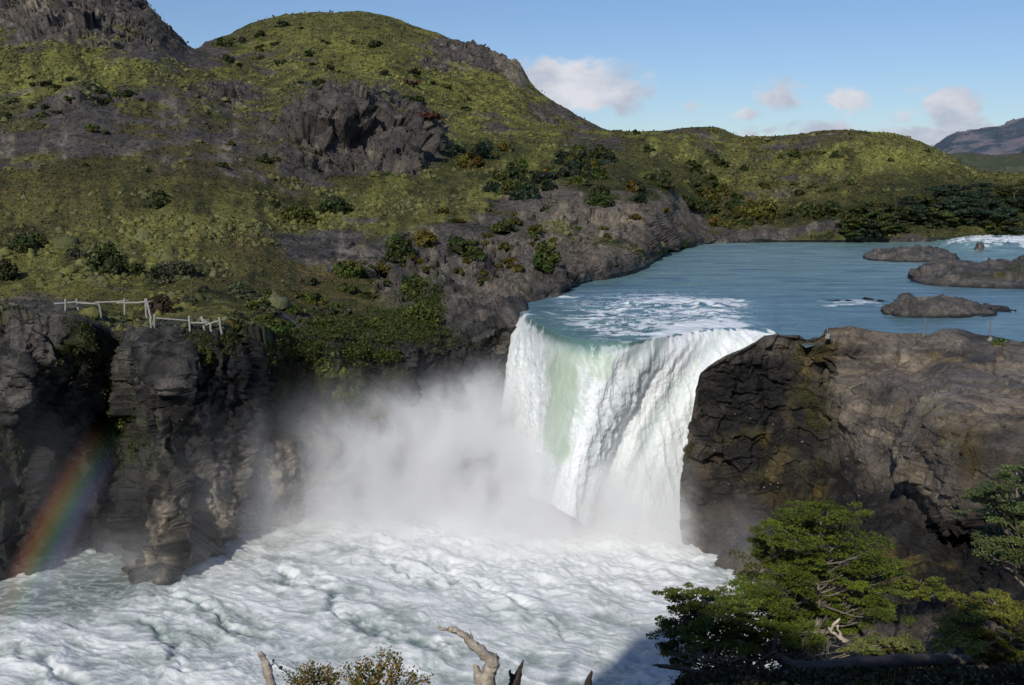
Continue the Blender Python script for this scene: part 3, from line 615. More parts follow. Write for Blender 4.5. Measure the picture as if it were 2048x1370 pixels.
g_dk = lin(58, 66, 30); g_mid = lin(78, 86, 36); g_gold = lin(104, 92, 32); g_gr = lin(80, 84, 58); g_yel = lin(108, 114, 44); g_brn = lin(72, 58, 44); g_red = lin(82, 52, 38); g_con = lin(40, 52, 36)
NAMED = [
 (220,545,92,72,g_dk,'big round dark green shrub above the wooden fence'),
 (270,548,48,34,g_dk,'small round dark shrub touching the right side of the big round one'),
 (62,500,80,46,g_dk,'wide dark olive shrub left of and above the big round shrub'),
 (8,558,60,48,g_dk*.7,'very dark shrub cut by the left edge of the picture'),
 (150,518,46,30,g_gr*.8,'low grey green shrub between two dark round shrubs at left'),
 (322,413,66,36,g_dk,'flat topped dark shrub alone on the grassy slope above the big round shrub'),
 (598,438,88,46,g_mid*.9,'broad mid green shrub in the middle of the plain, largest of its clump'),
 (550,412,36,24,g_mid*.8,'small olive shrub at upper left of the broad mid green clump'),
 (675,425,86,36,g_dk,'low dark green shrub right of the broad mid green clump'),
 (350,560,120,52,g_gr*.8,'spreading grey olive shrub right of the big round dark shrub'),
 (320,625,66,48,g_brn,'brown half dead shrub behind the corner of the wooden fence'),
 (705,555,86,52,g_mid,'mid green shrub at left foot of the grey riverside rocks'),
 (800,515,66,60,g_dk*1.1,'dark green shrub growing in a cleft on top of the riverside rocks'),
 (848,492,56,42,g_gold,'golden olive shrub on the rocks beside the cleft shrub'),
 (915,500,60,34,g_dk*1.1,'left one of two dark shrubs lying on the sloping riverside rocks'),
 (945,515,56,26,g_dk,'right one of two dark shrubs lying on the sloping riverside rocks'),
 (1000,465,80,22,g_mid*.8,'thin low shrub strip higher up on the grey riverside rocks'),
 (1092,535,64,66,g_mid*.8,'upright olive shrub in the gully of the rocks just above the river bend'),
 (1010,497,34,16,g_mid*.9,'little shrub between rock ribs above the river bend'),
 (1070,465,44,18,g_mid*.8,'low olive shrub above the rock gully near the river'),
 (840,645,84,56,g_mid*.9,'bright green trailing shrub at cliff top, lower half of the green strip'),
 (828,590,56,60,g_mid*.9,'green shrub forming the upper half of the strip down the riverside rocks'),
 (965,318,54,50,g_con,'dark conifer like tree with pointed top in the valley under the round hill'),
 (985,385,44,32,g_con,'small dark pointed tree lower in the valley'),
 (530,325,40,22,g_dk*.7,'small blackish shrub on the dark scree slope below the rock outcrop'),
 (1295,304,28,16,g_dk,'round dark bush near the crest of the middle hill'),
 (1272,268,18,8,g_dk*.8,'tiny bush on the skyline of the saddle between the hills'),
 (1195,410,80,28,g_dk,'dark round shrub where the green slope meets the brown riverside rock'),
 (835,245,70,14,g_red,'rust red flat bush on the yellow green face of the round hill'),
 (825,170,44,14,g_red,'small dark red bush higher on the face of the round hill'),
 (825,207,60,20,g_dk,'elongated dark bush between the two red bushes on the round hill'),
 (658,143,26,16,g_dk*.8,'dark dot like bush on the upper face of the round hill'),
 (770,152,26,14,g_dk*.7,'nearly black small bush right of centre on the round hill face'),
 (410,722,52,40,g_mid*.8,'small shrub clinging to the dark cliff face below the broken fence end'),
 (232,900,86,90,g_mid,'large green shrub filling the bottom of the gully between two cliff buttresses'),
 (165,730,50,56,g_dk,'dark mossy shrub on the left cliff just under its rim'),
 (565,800,44,60,g_gr*.8,'narrow grey green shrub hanging in a cliff cleft'),
 (660,745,70,70,g_yel*.9,'bright yellow green bush hanging over the cliff rim'),
 (755,820,74,56,g_gold,'golden bush low on the cliff just above the spray'),
 (705,800,80,50,g_mid,'green bush on the misty cliff left of the golden bush'),
 (575,820,40,50,g_mid*.8,'dim green bush in the shaded cliff cleft'),
]
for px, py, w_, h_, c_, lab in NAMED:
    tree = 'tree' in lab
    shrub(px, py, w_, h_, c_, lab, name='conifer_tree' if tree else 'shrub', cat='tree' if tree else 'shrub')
# repeated shrubs that only their place on the slope tells apart
def many(n, ells, wr, cs, label, group, name='shrub', cat='shrub', asp=.5, sky=None):
    k = 0
    while k < n:
        e = ells[rng.integers(len(ells))]; r = math.sqrt(rng.random()); a = rng.random()*6.283
        px, py = e[0]+e[2]*r*math.cos(a), e[1]+e[3]*r*math.sin(a)
        if not -200 < px < 2250: continue
        gq = ground(px, py)
        if gq is None or LPY[gq] < 0: pass
        w_ = wr[0]+(wr[1]-wr[0])*rng.random()**1.6
        shrub(px, py, w_, w_*asp*(.8+.5*rng.random()), cs[rng.integers(len(cs))]*(.85+.3*rng.random()), label, group, name, cat=cat); k += 1
many(34, [(560,90,110,40),(700,130,150,50),(850,190,120,50),(480,110,60,30)], (12, 36), [g_dk, g_dk*.8, g_mid*.8], 'small dark bush dotted on the yellow green face of the round hill', 'bushes on the round hill', asp=.42)
many(46, [(950,315,100,18),(1050,350,60,25),(1150,340,70,25),(1230,370,90,35),(1330,390,80,30),(1050,385,60,15),(1190,320,50,20)], (26, 70), [g_dk, g_mid*.8, g_gold*.8, g_con*1.2], 'rounded olive bush in the thicket between the round hill and the river rocks', 'bushes of the valley thicket', asp=.55)
many(22, [(1500,330,200,30),(1700,310,150,20),(1600,375,150,15)], (12, 40), [g_dk, g_mid*.7], 'scattered dark bush on the middle hill across the river', 'bushes on the middle hill', asp=.5)
many(40, [(1450,425,90,30),(1560,435,110,20),(1680,440,100,22),(1400,400,60,30)], (28, 74), [g_dk, g_dk*.8, g_mid*.7, mix(g_gold, g_dk, .5)], 'dark olive bush on the far river bank below the middle hill', 'bushes of the far river bank', asp=.55)
many(26, [(120,190,110,40),(300,200,120,40),(450,330,120,40),(200,320,150,60),(60,250,60,40)], (16, 44), [g_dk*.8, g_mid*.7], 'low dark bush on the dark scree slope at upper left', 'bushes on the left scree slope', asp=.4)
many(26, [(600,600,120,40),(740,620,90,40),(450,600,80,30),(560,640,120,25)], (30, 70), [g_mid*.8, g_gr*.8, g_mid], 'grey green low shrub on the shelf above the cliff', 'shrubs on the cliff top shelf', asp=.4)
many(44, [(1000,430,120,20),(800,560,60,50),(950,460,80,30),(1000,520,80,30),(1150,480,100,30),(900,560,70,30),(1280,440,90,20)], (16, 36), [g_mid*.7, g_gold*.7], 'small tuft of green growing in cracks of the riverside rock', 'tufts in the riverside rock', asp=.4)
# trees of the wood at the far right
def wood(px, py, w_, h_, c_, lab, grp):
    b = gpt(px, py); s = (b[1]*cp-(b[2]-HC)*sp)/F; rad = np.array([w_*s/2, w_*s/2*.8, h_*s/2])
    e = bpy.data.objects.new('beech_tree', None); link(e); e.location = b; tag(e, lab, 'tree', grp)
    hgt = h_*s*.95; cen = np.array([0, 0, hgt*.36])
    Qs = []; Ks = []
    for k in range(11):
        cc = cen+rad*np.array([rng.uniform(-.7, .7), rng.uniform(-.6, .5), rng.uniform(-.75, .85)])
        Q, K = crown(cc, rad*np.array([.5, .5, .34]), 7, 70, .22, np.asarray(c_)*(.8+.4*rng.random()), flat=.5); Qs.append(Q); Ks.append(K)
    leafmesh('crown', np.concatenate(Qs), np.concatenate(Ks), parent=e)
    V, Fc = tube([(0, 0, -.3), (.1, 0, hgt*.3), (-.1, .1, hgt*.7)], [.16, .12, .05]); 
    raw_mesh('trunk', V, Fc, 4, M_wood, np.tile(lin(120, 112, 104), (len(V), 1)), parent=e)
def tube(pts, rad, seg=8, jit=0.0, sub=4):
    p = np.array(pts, float); r = np.array(rad, float); n = len(p)
    tq = np.linspace(0, n-1, (n-1)*sub+1)
    if n > 2: p = pchip(np.arange(n), p, tq)
    else: p = np.stack([np.interp(tq, np.arange(n), p[:, k]) for k in range(3)], 1)
    r = np.interp(tq, np.arange(n), r)
    if jit: p = p+jit*rng.normal(size=p.shape)*r[:, None]; r = r*(1+jit*.5*rng.normal(size=r.shape))
    t = np.gradient(p, axis=0); t /= np.linalg.norm(t, axis=1, keepdims=True)+1e-9
    ref = np.array([0, 0, 1.]) if abs(t[0, 2]) < .9 else np.array([1., 0, 0])
    a = np.cross(t, ref); a /= np.linalg.norm(a, axis=1, keepdims=True)+1e-9; b = np.cross(t, a)
    th = np.arange(seg)*2*np.pi/seg
    V = p[:, None]+r[:, None, None]*(np.cos(th)[None, :, None]*a[:, None]+np.sin(th)[None, :, None]*b[:, None])
    m = len(p); i = np.arange(m*seg).reshape(m, seg); j = np.roll(i, -1, 1)
    Fq = np.stack([i[:-1], j[:-1], j[1:], i[1:]], -1).reshape(-1, 4)
    V = V.reshape(-1, 3); V = np.concatenate([V, p[:1], p[-1:]])
    c0_ = m*seg; caps = [(c0_, i[0, k], j[0, k], c0_) for k in range(seg)]+[(c0_+1, j[-1, k], i[-1, k], c0_+1) for k in range(seg)]
    caps = [(a_, b_, c_, c_) for a_, b_, c_, _ in caps]
    # close the ends with slim quads (centre, k, k+1, k+2)
    caps = [(c0_, i[0, (k+2) % seg], i[0, (k+1) % seg], i[0, k]) for k in range(0, seg, 2)]+[(c0_+1, i[-1, k], i[-1, (k+1) % seg], i[-1, (k+2) % seg]) for k in range(0, seg, 2)]
    return V, np.concatenate([Fq, np.array(caps)])
def tubes(lst):
    Vs, Fs, o_ = [], [], 0
    for V, Fq in lst: Vs.append(V); Fs.append(Fq+o_); o_ += len(V)
    return np.concatenate(Vs), np.concatenate(Fs)
WT = [(1905,425,110,62,g_con*1.15,'largest dark beech tree, crown highest of the wood at the far right bank'),
      (1840,440,90,56,g_dk,'dark beech tree at left front of the large one in the far wood')]
for a in WT: wood(*a, None)
for k in range(46):
    px = rng.uniform(1700, 2260); py = rng.uniform(405+max(0, (1850-px)*.35), 476); w_ = rng.uniform(46, 96)
    wood(px, py, w_, w_*.62, [g_dk*.9, g_con, g_con*1.2, g_mid*.65][rng.integers(4)], 'dark green beech tree among the wood on the far right river bank', 'trees of the far right wood')

# ------------------------------------------------------------------ uncountable cover: cushions, heath tufts, grass
def sample_screen(n, y0=-10, y1=700):
    px = rng.uniform(-300, 2300, n); py = rng.uniform(y0, y1, n)
    j = np.clip(((px+420)/2840*(NC-1)).round().astype(int), 0, NC-1)
    cum = np.minimum.accumulate(PY2[NR:], axis=0)
    i = np.array([np.searchsorted(-cum[:, jj], -yy_) for jj, yy_ in zip(j, py)])
    ok = (i > 0) & (i < sum(segrows[:9])); return i[ok]+NR, j[ok]
def dome_base():
    th = np.linspace(0, 2*np.pi, 9)[:-1]; rings = [(1.0, -.25), (.95, .25), (.72, .62), (.36, .9)]
    V = [[r*math.cos(a), r*math.sin(a), z_] for r, z_ in rings for a in th]+[[0, 0, 1.0]]
    Fq = [(k*8+a, k*8+(a+1) % 8, (k+1)*8+(a+1) % 8, (k+1)*8+a) for k in range(3) for a in range(8)]
    Fq += [(24+a, 24+(a+1) % 8, 24+(a+2) % 8, 32) for a in range(0, 8, 2)]
    return np.array(V, np.float32), np.array(Fq)
i, j = sample_screen(52000)
rk_ = rock[i, j]; cc = col[i, j]; D_ = P[i, j, 1]; pxs, pys = PX2[i, j], PY2[i, j]
yel = YEL[i, j, 0]; brn_ = BRN[i, j, 0]; drk = DRK[i, j, 0]
clus = fbm(P[i, j]/7.0, 3, 500)
keep = rng.random(len(i)) < (1-rk_)*np.clip(.14+.62*yel+1.3*clus-.3*brn_-.4*drk-.30*blob(pxs, pys, [(250,370,330,60),(60,430,120,60,.6)]), 0, 1)*.8
i, j, D_, yel = i[keep], j[keep], D_[keep], yel[keep]
n = len(i); Vb, Fb = dome_base()
size = (D_/F)*(2.2+6.0*rng.random(n)**2.4)*(1+.0*yel)*np.clip(1.35-D_/420, .45, 1.2)
size = np.where((rng.random(n) < .05) & (D_ < 115), size*2.4, size); rotz = rng.random(n)*6.283; sx = size*(.8+.7*rng.random(n)); sy = size*(.8+.5*rng.random(n)); sz = size*(.7+.5*rng.random(n))
jit = 1+.2*rng.normal(size=(n, 33, 1))
V = Vb[None]*jit; x = V[..., 0]*sx[:, None]; y = V[..., 1]*sy[:, None]
X = x*np.cos(rotz)[:, None]-y*np.sin(rotz)[:, None]; Y = x*np.sin(rotz)[:, None]+y*np.cos(rotz)[:, None]
V = np.stack([X, Y, V[..., 2]*sz[:, None]], -1)+P[i, j][:, None, :]
pal = np.array([lin(114, 116, 62), lin(98, 102, 54), lin(116, 116, 60), lin(102, 108, 74), lin(118, 114, 54), lin(84, 84, 48), lin(116, 120, 92)])
pal = pal*.8+.2*pal.mean(1, keepdims=True)*np.array([1.0, 1.0, .8]); pal *= .98
ck = mix(mix(pal[rng.integers(0, 7, n)], pal[0][None], .35)*.95, col[i, j]*1.25, .3+.3*sst(130, 260, D_)[:, None])*(.8+.35*rng.random((n, 1)))
Fa = (Fb[None]+(np.arange(n)*33)[:, None, None]).astype(np.int32)
o = raw_mesh('cushion_shrubs', V, Fa, 4, M_cushion, np.repeat(ck, 33, 0)); tag(o, 'pale green cushion shrubs covering the slopes', 'cushion shrubs', kind='stuff')
print('cushions', n)
# heath tufts (dark and mid leaf quads near the ground)
i, j = sample_screen(170000)
keep = rng.random(len(i)) < np.clip((1-rock[i, j])*1.0+.10+.22*(P[i, j, 1] > 115), 0, 1); i, j = i[keep], j[keep]; n = len(i)
D_ = P[i, j, 1]; s_ = D_/F*(.8+2.0*rng.random(n)**1.5)
cen = P[i, j]+np.stack([rng.normal(size=n)*s_*2, rng.normal(size=n)*s_*2, s_*.5], -1)
base_c = col[i, j]; tone = (.55+.8*rng.random((n, 1)))
alt = np.array([lin(48, 52, 28), lin(94, 80, 50), lin(92, 98, 66), lin(66, 72, 36), lin(56, 48, 36)])[rng.integers(0, 5, n)]
ck = base_c*tone*.6+alt*.4*(.6+.7*rng.random((n, 1)))
Q = quads(cen, rng.normal(size=(n, 3))*.7+np.array([0, -.5, .5]), s_*1.3)
o = leafmesh('heath_grass', Q, ck, mat=M_leaf); tag(o, 'low heath and dry grass growing over the hillsides', 'heath grass', kind='stuff')
# moss and creeping plants of the cliffs
def creep(Pa, colA, mask, n, c_, nm, lab, s0=1.6):
    h, w_ = mask.shape; pr = (mask**1.5).reshape(-1); pr = pr/pr.sum(); idx = rng.choice(h*w_, n, p=pr)
    p_ = Pa.reshape(-1, 3)[idx]; s_ = p_[:, 1]/F*(s0*(.6+rng.random(n)))
    nn = grid_normals(Pa).reshape(-1, 3)[idx]
    p_ = p_+nn*(s_*rng.random(n)*3.0)[:, None]+rng.normal(size=p_.shape)*s_[:, None]*1.2
    ck = c_*(.5+.8*rng.random((n, 1)))*(1+.15*rng.normal(size=(n, 3))*np.array([1, .3, .3]))
    o = leafmesh(nm, quads(p_, nn+.7*rng.normal(size=nn.shape), s_), ck); tag(o, lab, 'creeping plants', kind='stuff')
mk = MS[..., 0][:NR+60]*sst(-.3, .3, fbm(P[:NR+60]/1.2, 3, 600))
creep(P[:NR+60], col, mk, 26000, lin(70, 76, 32), 'cliff_moss', 'moss and creeping plants on the dark left cliff')
creep(Pb, cb, MSb[..., 0]*sst(-.2, .35, fbm(Pb/.8, 3, 610)), 9000, lin(78, 76, 34), 'bluff_moss', 'moss and small plants growing on the right rock bluff', 1.2)
MAT = blob(LPX, LPY, [(740,665,130,40),(660,640,60,26,.7),(640,690,80,18),(840,620,40,60),(590,690,60,16,.8),(700,700,60,20)])[:NR+120]*sst(-.5, .1, fbm(P[:NR+120]/2.0, 3, 620))
creep(P[:NR+120], col, MAT, 30000, lin(72, 82, 32), 'creeping_mat', 'thick bright green plant mat on the cliff shoulder left of the fall', 2.0)

# ------------------------------------------------------------------ wooden fence on the left cliff
def land(px, py):
    i_, j_ = ground(px, py); return P[i_, j_].copy()
fence = bpy.data.objects.new('wooden_fence', None); link(fence)
FD0 = 70.0
fence.location = at(230, 655, FD0); floc = np.array(fence.location)
tag(fence, 'weathered pale wooden fence with sagging rails along the cliff top, broken at its right end', 'fence')
cwood = lin(146, 142, 132)
def wd(nm, p0, p1, r, d0, d1=None, cc_=None):
    a = at(*p0, d0); b = at(*p1, d1 or d0)
    V, Fq = tube([a-floc, (a+b)/2-floc+rng.normal(size=3)*.02, b-floc], [r, r*.95, r*.85], 6, .12)
    raw_mesh(nm, V, Fq, 4, M_wood, np.tile((cc_ if cc_ is not None else cwood)*(.85+.3*rng.random()), (len(V), 1)), parent=fence)
for x0, y0, x1, y1, d in [(131,598,131,632,71.5),(153,597,157,618,73),(196,602,203,632,70.5),(249,597,250,627,70),(291,597,294,634,69.5),(309,628,309,668,67.5),(301,636,304,665,67.3),(378,632,380,662,68),(403,633,410,660,68.3),(421,648,423,660,68),(438,634,444,666,68)]:
    wd('post', (x0, y0), (x1, y1+4), .085, d, d-.2)
for x0, y0, x1, y1, d0, d1 in [(108,608,155,603,72,72.5),(152,605,206,608,72.5,70.5),(190,605,258,601,70.5,70),(234,606,302,603,70,69.5),(292,598,297,615,69.5,69),(294,606,306,652,69.5,67.5),(309,636,380,641,67.5,68),(380,645,414,645,68,68),(400,636,424,650,68.3,68),(412,650,440,641,68,68)]:
    wd('rail', (x0, y0), (x1, y1), .075, d0, d1, lin(140, 138, 136) if x0 == 108 else None)

# ------------------------------------------------------------------ metal posts on the bluff
def mpost(px, py0, py1, D, label):
    b = at(px, py1, D); e = bpy.data.objects.new('metal_post', None); link(e); e.location = b
    tag(e, label, 'post', 'thin metal posts on the bluff top')
    hh_ = (py1-py0)*D/F; V, Fq = tube([(0, 0, -.4), (.0, 0, hh_*.6), (.01, 0, hh_)], [.05, .045, .045], 8)
    raw_mesh('pole', V, Fq, 4, M_paint, np.tile(lin(112, 112, 112), (len(V), 1)), parent=e)
    if py1 > 665 or px > 1900:
        pass
    V, Fq = tube([(0, -.06, -.35), (0, -.06, .02), (0, -.06, .06)], [.2, .15, .05], 8, .08)
    raw_mesh('concrete_base', V, Fq, 4, M_wood, np.tile(lin(140, 138, 130), (len(V), 1)), parent=e)
mpost(1848, 636, 668, float(depth_z(665, .7))-.3, 'thin metal post with pale footing, middle of the three on the bluff rim')
mpost(1979, 640, 676, float(depth_z(673, .6))-.5, 'thin metal post with pale footing beside a green shrub on the bluff rim')
mpost(1655, 648, 668, float(depth_z(664, 1.0)), 'short thin rod standing at the water side of the bluff, leftmost post')
shrub(0, 0, 48, 16, g_mid*.9, 'little green shrub at the foot of the rightmost metal post', name='shrub', where=at(1995, 690, 67.5))
shrub(0, 0, 30, 9, g_mid*.6, 'flat little shrub cut by the right edge on the bluff rim', name='shrub', where=at(2044, 692, 67.0))

# ------------------------------------------------------------------ NEAR BANK (viewer's side) and the hill behind the viewer
SUN_EL, SUN_AZ = R(33.5), R(20)   # light travels forward and to the right
tosun = np.array([-math.sin(SUN_AZ)*math.cos(SUN_EL), -math.cos(SUN_AZ)*math.cos(SUN_EL), math.sin(SUN_EL)])
gx = np.linspace(-70, 70, 420); gy = np.linspace(-75, 40, 420); GXX, GYY = np.meshgrid(gx, gy)
edge = interp(gx, [(-70,8),(-20,8),(-2,9),(3,12),(4.8,30),(6,33.5),(12,35.5),(18,37),(30,44),(70,60)])[None, :]
tanx = GXX/np.maximum(GYY, 1)
rt = sst(.10, .2, tanx)
slope = .585-.066*rt
hz = HC-slope*np.maximum(GYY, 0)-1.0*(1-sst(0, 12, GYY))-.35
hz = np.where(GYY < 0, HC-1.6, hz)
hz = hz+sst(2, 22, -GYY)*3.0
drop = sst(-.8, 2.2, GYY-edge)
hz = hz+.30*fbm(np.stack([GXX, GYY, 0*GXX], -1)/3, 4, 700)*sst(3, 9, np.abs(GYY))
hz = hz*(1-drop)+(POOL-2)*drop
# crest whose shadow falls over the corner of the pool
YC = -26.0
def crest_of(px, py, z=None, D=None):
    p = at(px, py, D if D is not None else depth_z(py, z)); h = (p[1]-YC)/(-tosun[1]); return p[0]+tosun[0]*h, p[2]+tosun[2]*h
cr = [crest_of(1195, 1372, POOL), crest_of(1250, 1330, POOL), crest_of(1290, 1290, POOL), crest_of(1340, 1262, POOL), crest_of(1400, 1240, POOL)]
cr = sorted(cr); print('crest', [(round(a, 1), round(b, 1)) for a, b in cr])
cxs = [a for a, _ in cr]; czs = [b for _, b in cr]
ch = np.interp(gx, [-70, cxs[0]-8]+cxs+[cxs[-1]+2.0], [9, czs[0]-9]+czs+[25])[None, :]
ridgew = np.exp(-((GYY-YC)/9.0)**2)
hz = np.maximum(hz, hz*(1-ridgew)+ch*ridgew) if False else hz+(np.maximum(ch-hz, 0))*ridgew
Pn = np.stack([GXX, GYY, hz], -1)
Pn[..., 0] += .0; k1 = fbm(Pn/2, 4, 710)[..., None]
cn = mix(lin(60, 62, 34), lin(78, 70, 56), sst(-.3, .3, k1))  # dark ground colour also stands in for the bank's shade
o = grid_mesh('near_bank', Pn, M_ground, cn); tag(o, kind='structure')
def nz(x, y):
    a = int(np.clip((x+70)/140*419, 0, 419)); b = int(np.clip((y+75)/115*419, 0, 419)); return hz[b, a]
# unseen trees added behind the viewer to shade the foot of the foreground trees
def shade_tree(x, y, zt, w_, lab):
    g0 = nz(x, y); e = bpy.data.objects.new('beech_tree', None); link(e); e.location = (x, y, g0-.3); tag(e, lab, 'tree', 'unseen shade trees added behind the viewpoint')
    Q, K = crown(np.array([0, 0, zt-g0]), np.array([w_, w_, 1.4]), 26, 120, .3, lin(70, 84, 34), flat=.5)
    leafmesh('crown', Q, K, parent=e); V, Fq = tube([(0, 0, 0), (.3, 0, (zt-g0)*.5), (0, 0, zt-g0)], [.4, .3, .1]); raw_mesh('trunk', V, Fq, 4, M_wood, np.tile(lin(120, 112, 104), (len(V), 1)), parent=e)
for x, zt, w_ in [(-14.5, 34.6, 2.2), (-11.5, 33.6, 2.4), (-8.5, 33.2, 2.0)]: shade_tree(x, YC, zt, w_, 'unseen beech tree added on the ridge behind the viewpoint to cast shade')
# shadow-casting snags behind the viewer
for k, (px, py, w_) in enumerate([(1155, 1300, 1.0), (1285, 1255, 1.2)]):
    p = at(px, py, depth_z(py, POOL)); h = (p[1]-YC+4)/(-tosun[1]); t_ = p+tosun*h
    b = np.array([t_[0], t_[1], nz(t_[0], t_[1])-.5])
    V, Fq = tube([b-b, (t_-b)*.5+np.array([.3, 0, 0]), t_-b], [.35, .28, .12], 8, .1)
    o = raw_mesh('dead_tree', V, Fq, 4, M_wood, np.tile(lin(150, 142, 130), (len(V), 1))); o.location = b
    tag(o, ['bare dead tree on the ridge behind the viewpoint', 'taller bare dead tree on the ridge behind the viewpoint'][k], 'dead tree')

# ------------------------------------------------------------------ foreground trees: layered flat pads of tiny leaves on twisted limbs
def inside(poly, x, y):
    r = False; n_ = len(poly)
    for k in range(n_):
        x1, y1 = poly[k]; x2, y2 = poly[(k+1) % n_]
        if (y1 > y) != (y2 > y) and x < (x2-x1)*(y-y1)/(y2-y1)+x1: r = not r
    return r
def beech(name, foot, D, poly, npad, padw, c_, label, leaf=.035, trunk_r=.16, lean=0, dspread=1.4, per=420, forks=None, group=None, cvar=.2, bare=0, padh=.2):
    e = bpy.data.objects.new(name, None); link(e); base = at(*foot, D); e.location = base; tag(e, label, 'tree', group)
    xs = [p[0] for p in poly]; ys = [p[1] for p in poly]; pads = []; tries = 0
    while len(pads) < npad and tries < 20000:
        tries += 1; x, y = rng.uniform(min(xs), max(xs)), rng.uniform(min(ys), max(ys))
        if not inside(poly, x, y): continue
        if min([((x-a)/1.0)**2+((y-b)*2.0)**2 for a, b, _ in pads]+[1e9]) < (padw*.42)**2: continue
        pads.append((x, y, D+rng.normal()*dspread*.6))
    Q = []; K = []; br = []
    top = at(sum(xs)/len(xs), min(ys)+.12*(max(ys)-min(ys)), D)-base
    mids = [np.zeros(3), top*.33+np.array([.1, 0, 0]), top*.66-np.array([.12, .1, 0]), top]
    tr = tube(mids, [trunk_r, trunk_r*.7, trunk_r*.4, trunk_r*.12], 10, .08)
    for x, y, d in pads:
        c = at(x, y, d)-base; s = d/F; R_ = padw*s*.5*(.6+.6*rng.random())
        # a pad is a fan of sprays: several little tilted discs
        ns = 7
        tone = c_*(1+cvar*rng.normal())
        for _ in range(ns):
            sc_ = c+np.array([rng.normal()*R_*.6, rng.normal()*R_*.6, rng.normal()*R_*padh*.7])
            m = int(per/ns); r_ = np.sqrt(rng.random(m))*R_*.45; a_ = rng.random(m)*6.283; drp = rng.normal(size=m)*R_*.07
            pos = sc_+np.stack([r_*np.cos(a_)*1.15, r_*np.sin(a_), drp-(r_**2)/(R_*.9)*.25+.10*R_], -1)
            nr = np.stack([rng.normal(size=m)*.45, rng.normal(size=m)*.45-.25, np.ones(m)], -1)
            Q.append(quads(pos, nr, leaf*(.6+.8*rng.random(m)), .65)); K.append(tone*(.55+.8*rng.random((m, 1)))*(1+np.array([.2, .06, .0])*rng.normal(size=(m, 1))))
        f = np.clip(c[2]/max(top[2], .1)-.18, .05, .9); st = np.array([np.interp(f*3, range(4), [q[k] for q in mids]) for k in range(3)])
        mid = st*.45+c*.55+np.array([0, 0, -.12*np.linalg.norm(c-st)*.6])
        rr0 = trunk_r*.34*(1-f*.6); br.append(tube([st, mid, c], [rr0, rr0*.55, .008], 6, .10, 3))
        for _ in range(3):
            tip = c+np.array([rng.normal()*R_*.6, rng.normal()*R_*.6, rng.normal()*.05]); br.append(tube([mid, (mid+tip)/2+rng.normal(size=3)*.03, tip], [rr0*.4, rr0*.25, .004], 4, .1, 2))
    for _ in range(bare):
        st = np.array([rng.normal()*.5, rng.normal()*.3, rng.random()*.2]); tip = st+np.array([rng.normal()*.8, rng.normal()*.5, .25+rng.random()*.8])
        br.append(tube([st, (st+tip)/2+rng.normal(size=3)*.12, tip], [.03, .018, .005], 5, .15, 3))
    leafmesh('crown', np.concatenate(Q), np.concatenate(K), parent=e)
    V, Fq = tr; raw_mesh('trunk', V, Fq, 4, M_wood, np.tile(lin(132, 124, 114), (len(V), 1)), parent=e)
    V, Fq = tubes(br); raw_mesh('branches', V, Fq, 4, M_wood, np.tile(lin(128, 120, 110), (len(V), 1)), parent=e)
    return e
lf = lin(88, 99, 30)
POLY_MAIN = [(1560,1040),(1600,1012),(1640,1003),(1690,1020),(1705,1045),(1680,1065),(1745,1072),(1740,1095),(1755,1125),(1800,1125),(1795,1150),(1760,1170),(1775,1210),(1780,1235),(1720,1240),(1700,1262),(1640,1255),(1600,1250),(1560,1230),(1510,1210),(1480,1165),(1500,1150),(1530,1140),(1505,1105),(1508,1080),(1545,1085),(1540,1062)]
beech('beech_tree', (1625,1300), 30, POLY_MAIN, 112, 60, lf, 'bright green layered beech tree, largest in the foreground against the dark bluff', per=640, bare=14, trunk_r=.15)
POLY_L = [(1345,1180),(1390,1178),(1420,1190),(1450,1178),(1458,1195),(1500,1200),(1560,1215),(1610,1240),(1640,1275),(1600,1300),(1540,1310),(1480,1300),(1430,1305),(1380,1330),(1325,1300),(1345,1280),(1335,1250),(1350,1225)]
beech('beech_tree', (1500,1345), 27, POLY_L, 84, 60, lf*.98, 'spreading low beech tree reaching left over the white water', per=560, bare=26, trunk_r=.13, dspread=1.0)
POLY_R = [(1965,960),(2000,945),(2048,925),(2120,920),(2160,1000),(2150,1120),(2048,1130),(1990,1120),(1960,1090),(1975,1050),(1950,1010)]
beech('beech_tree', (2060,1290), 22, POLY_R, 50, 66, lin(96, 108, 62), 'grey green beech tree cut by the right edge of the picture', per=620, leaf=.03, dspread=1.0, bare=6)
POLY_B = [(1920,1200),(1950,1180),(2000,1190),(2048,1230),(2130,1240),(2160,1330),(2048,1330),(1960,1325),(1900,1300),(1880,1275),(1900,1240)]
beech('leafy_bush', (2000,1345), 19, POLY_B, 46, 60, lin(112, 112, 44), 'olive and reddish leafy bush in the lower right corner', per=560, leaf=.028, dspread=.8, cvar=.3)
POLY_C = [(1720,1290),(1760,1272),(1830,1280),(1850,1300),(1800,1312),(1720,1308)]
beech('leafy_bush', (1790,1330), 27, POLY_C, 16, 46, lin(112, 116, 62), 'small olive bush behind the fallen log', per=420, leaf=.035, dspread=.5)
POLY_D = [(1800,1165),(1860,1152),(1895,1160),(1880,1190),(1830,1200),(1790,1190)]
beech('leafy_bush', (1840,1200), 42, POLY_D, 10, 40, lin(104, 110, 40), 'small green bush rooted at the shaded foot of the bluff', per=260, leaf=.05, dspread=.4, trunk_r=.06)

